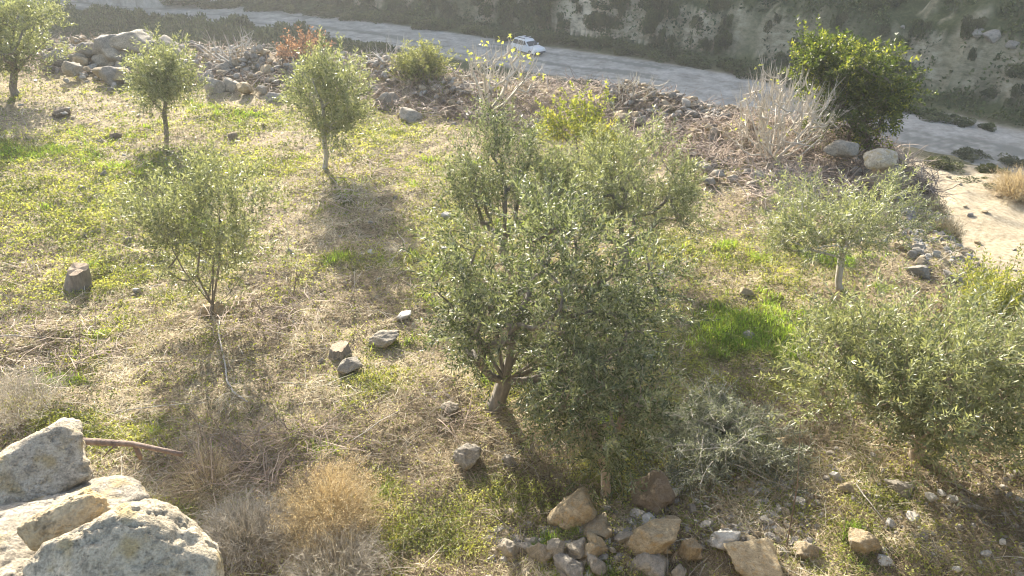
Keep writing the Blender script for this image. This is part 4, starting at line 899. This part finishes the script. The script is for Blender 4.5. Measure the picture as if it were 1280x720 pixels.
# ------------------------------------------------------------------ parked car on the valley road
def simple(name, rgb, rough=.5, metal=0, **kw):
    m, nt, bs = new_mat(name); co = coords(nt); n = noise(nt, 6, 4, co)
    c = mix(nt, ramp(nt, n, [(.4, (0, 0, 0)), (.75, (1, 1, 1))]), rgb, tuple(v * .85 for v in rgb)); nt.links.new(c, bs.inputs['Base Color'])
    bs.inputs['Roughness'].default_value = rough; bs.inputs['Metallic'].default_value = metal; return m
M['white'] = simple('white_paint', (.78, .79, .80), .3); M['glass'] = simple('dark_glass', (.03, .035, .04), .1); M['tyre'] = simple('tyre_rubber', (.025, .025, .025), .8)
M['rim'] = simple('rim_metal', (.5, .5, .52), .35, .8); M['lamp'] = simple('lamp_glass', (.75, .75, .72), .15); M['grey'] = simple('grey_plastic', (.10, .10, .11), .6)
def extr(name, prof, hw, mat, parent, taper=None, bev=.04):
    bm = bmesh.new(); vs_ = []
    for s in (-1, 1): vs_.append([bm.verts.new((x, s * (hw if taper is None else taper(z)), z)) for x, z in prof])
    n = len(prof)
    bm.faces.new(vs_[0]); bm.faces.new(vs_[1][::-1])
    for j in range(n): bm.faces.new((vs_[0][j], vs_[1][j], vs_[1][(j + 1) % n], vs_[0][(j + 1) % n]))
    bmesh.ops.recalc_face_normals(bm, faces=bm.faces)
    if bev: bmesh.ops.bevel(bm, geom=list(bm.edges), offset=bev, segments=2, affect='EDGES', clamp_overlap=True)
    me = bpy.data.meshes.new(name); bm.to_mesh(me); bm.free(); me.materials.append(M[mat])
    for p_ in me.polygons: p_.use_smooth = False
    return obj(name, me, parent)
def cyl(name, r, w, mat, parent, loc):
    bm = bmesh.new(); bmesh.ops.create_cone(bm, cap_ends=True, segments=24, radius1=r, radius2=r, depth=w); bmesh.ops.rotate(bm, verts=bm.verts, matrix=Matrix.Rotation(R(90), 3, 'X'))
    bmesh.ops.bevel(bm, geom=[e for e in bm.edges if len(e.link_faces) == 2 and e.calc_face_angle() > 1], offset=w * .12, segments=2, affect='EDGES')
    me = bpy.data.meshes.new(name); bm.to_mesh(me); bm.free(); me.materials.append(M[mat]); return obj(name, me, parent, loc)
def car():
    p, t = at(660, 67, 40); tan = norm(ROAD[6] - ROAD[5]); root = empty('parked_car', (p.x, p.y, p.z), math.atan2(tan[1], tan[0]) - .25)
    tag(root, 'white station car with roof rack parked on the valley road behind the fig tree', 'car')
    tp = lambda z: .88 if z < 1.0 else .88 - (z - 1.0) * .32
    extr('body', [(-2.15, .35), (-2.2, .95), (-2.0, 1.02), (1.0, 1.02), (1.95, .90), (2.15, .70), (2.15, .32)], .88, 'white', root)
    extr('cabin', [(-2.05, 1.0), (-1.75, 1.60), (-1.55, 1.68), (.15, 1.66), (.95, 1.0)], .8, 'white', root, lambda z: .84 - max(0, z - 1) * .28)
    extr('windscreen', [(.42, 1.46), (.92, 1.05), (.98, 1.05), (.48, 1.48)], .66, 'glass', root, bev=0)
    extr('rear_window', [(-1.86, 1.50), (-2.07, 1.08), (-2.04, 1.05), (-1.80, 1.52)], .62, 'glass', root, bev=0)
    for s in (-1, 1):
        for (a, b) in ((-1.85, -.95), (-.88, -.02), (.05, .70)):
            hi = 1.52; V = [(a + (.16 if a < -1 else 0), s * .70, hi), (a, s * .838, 1.06), (b, s * .838, 1.06), (b - (.45 if b > .5 else 0), s * .70, hi)]
            V += [(x_, y_ + s * .012, z_) for x_, y_, z_ in V]; mb = MB(); mb.add(V, [[0, 1, 2, 3], [4, 5, 6, 7], [0, 1, 5, 4], [1, 2, 6, 5], [2, 3, 7, 6], [3, 0, 4, 7]])
            obj('side_window', mb.mesh('side_window', [M['glass']], False), root)
        for x_ in (-1.35, 1.35):
            w = cyl('wheel', .34, .2, 'tyre', root, (x_, s * .80, .34)); cyl('rim', .2, .03, 'rim', w, (0, s * .10, 0))
        extr('headlight', [(2.0, .66), (2.17, .64), (2.17, .76), (1.98, .84)], .16, 'lamp', root, bev=.01).location = (0, s * .62, 0)
        extr('mirror', [(.55, 1.05), (.70, 1.05), (.68, 1.2), (.57, 1.2)], .09, 'white', root, bev=.02).location = (0, s * .98, 0)
        extr('roof_rail', [(-1.5, 1.70), (-1.5, 1.78), (0, 1.76), (0, 1.69)], .02, 'grey', root, bev=0).location = (0, s * .5, 0)
    for x_ in (-1.2, -.3): extr('roof_bar', [(x_, 1.76), (x_, 1.82), (x_ + .07, 1.82), (x_ + .07, 1.76)], .6, 'white', root, bev=0)
    extr('bumper', [(2.08, .34), (2.22, .36), (2.22, .52), (2.1, .55)], .80, 'grey', root, bev=.02)
    return root
car().scale = (.92, .92, .92)

# ------------------------------------------------------------------ the air
def haze():
    lo = np.array([-425, -65, -50.0]); hi = np.array([425, 425, 75.0])
    V = [(x_, y_, z_) for z_ in (lo[2], hi[2]) for y_ in (lo[1], hi[1]) for x_ in (lo[0], hi[0])]
    Q = [[0, 2, 3, 1], [4, 5, 7, 6], [0, 1, 5, 4], [2, 6, 7, 3], [0, 4, 6, 2], [1, 3, 7, 5]]
    m = bpy.data.materials.new('haze_air'); m.use_nodes = True; nt = m.node_tree; nt.nodes.remove(nt.nodes['Principled BSDF'])
    v = N_(nt, 'ShaderNodeVolumePrincipled'); v.inputs['Density'].default_value = .0010; v.inputs['Color'].default_value = (.93, .95, .94, 1); v.inputs['Anisotropy'].default_value = .3
    nt.links.new(v.outputs[0], nt.nodes['Material Output'].inputs['Volume'])
    tag(obj('haze', mesh_np('haze', V, Q, None, [m], smooth=False)), kind='stuff')
haze()
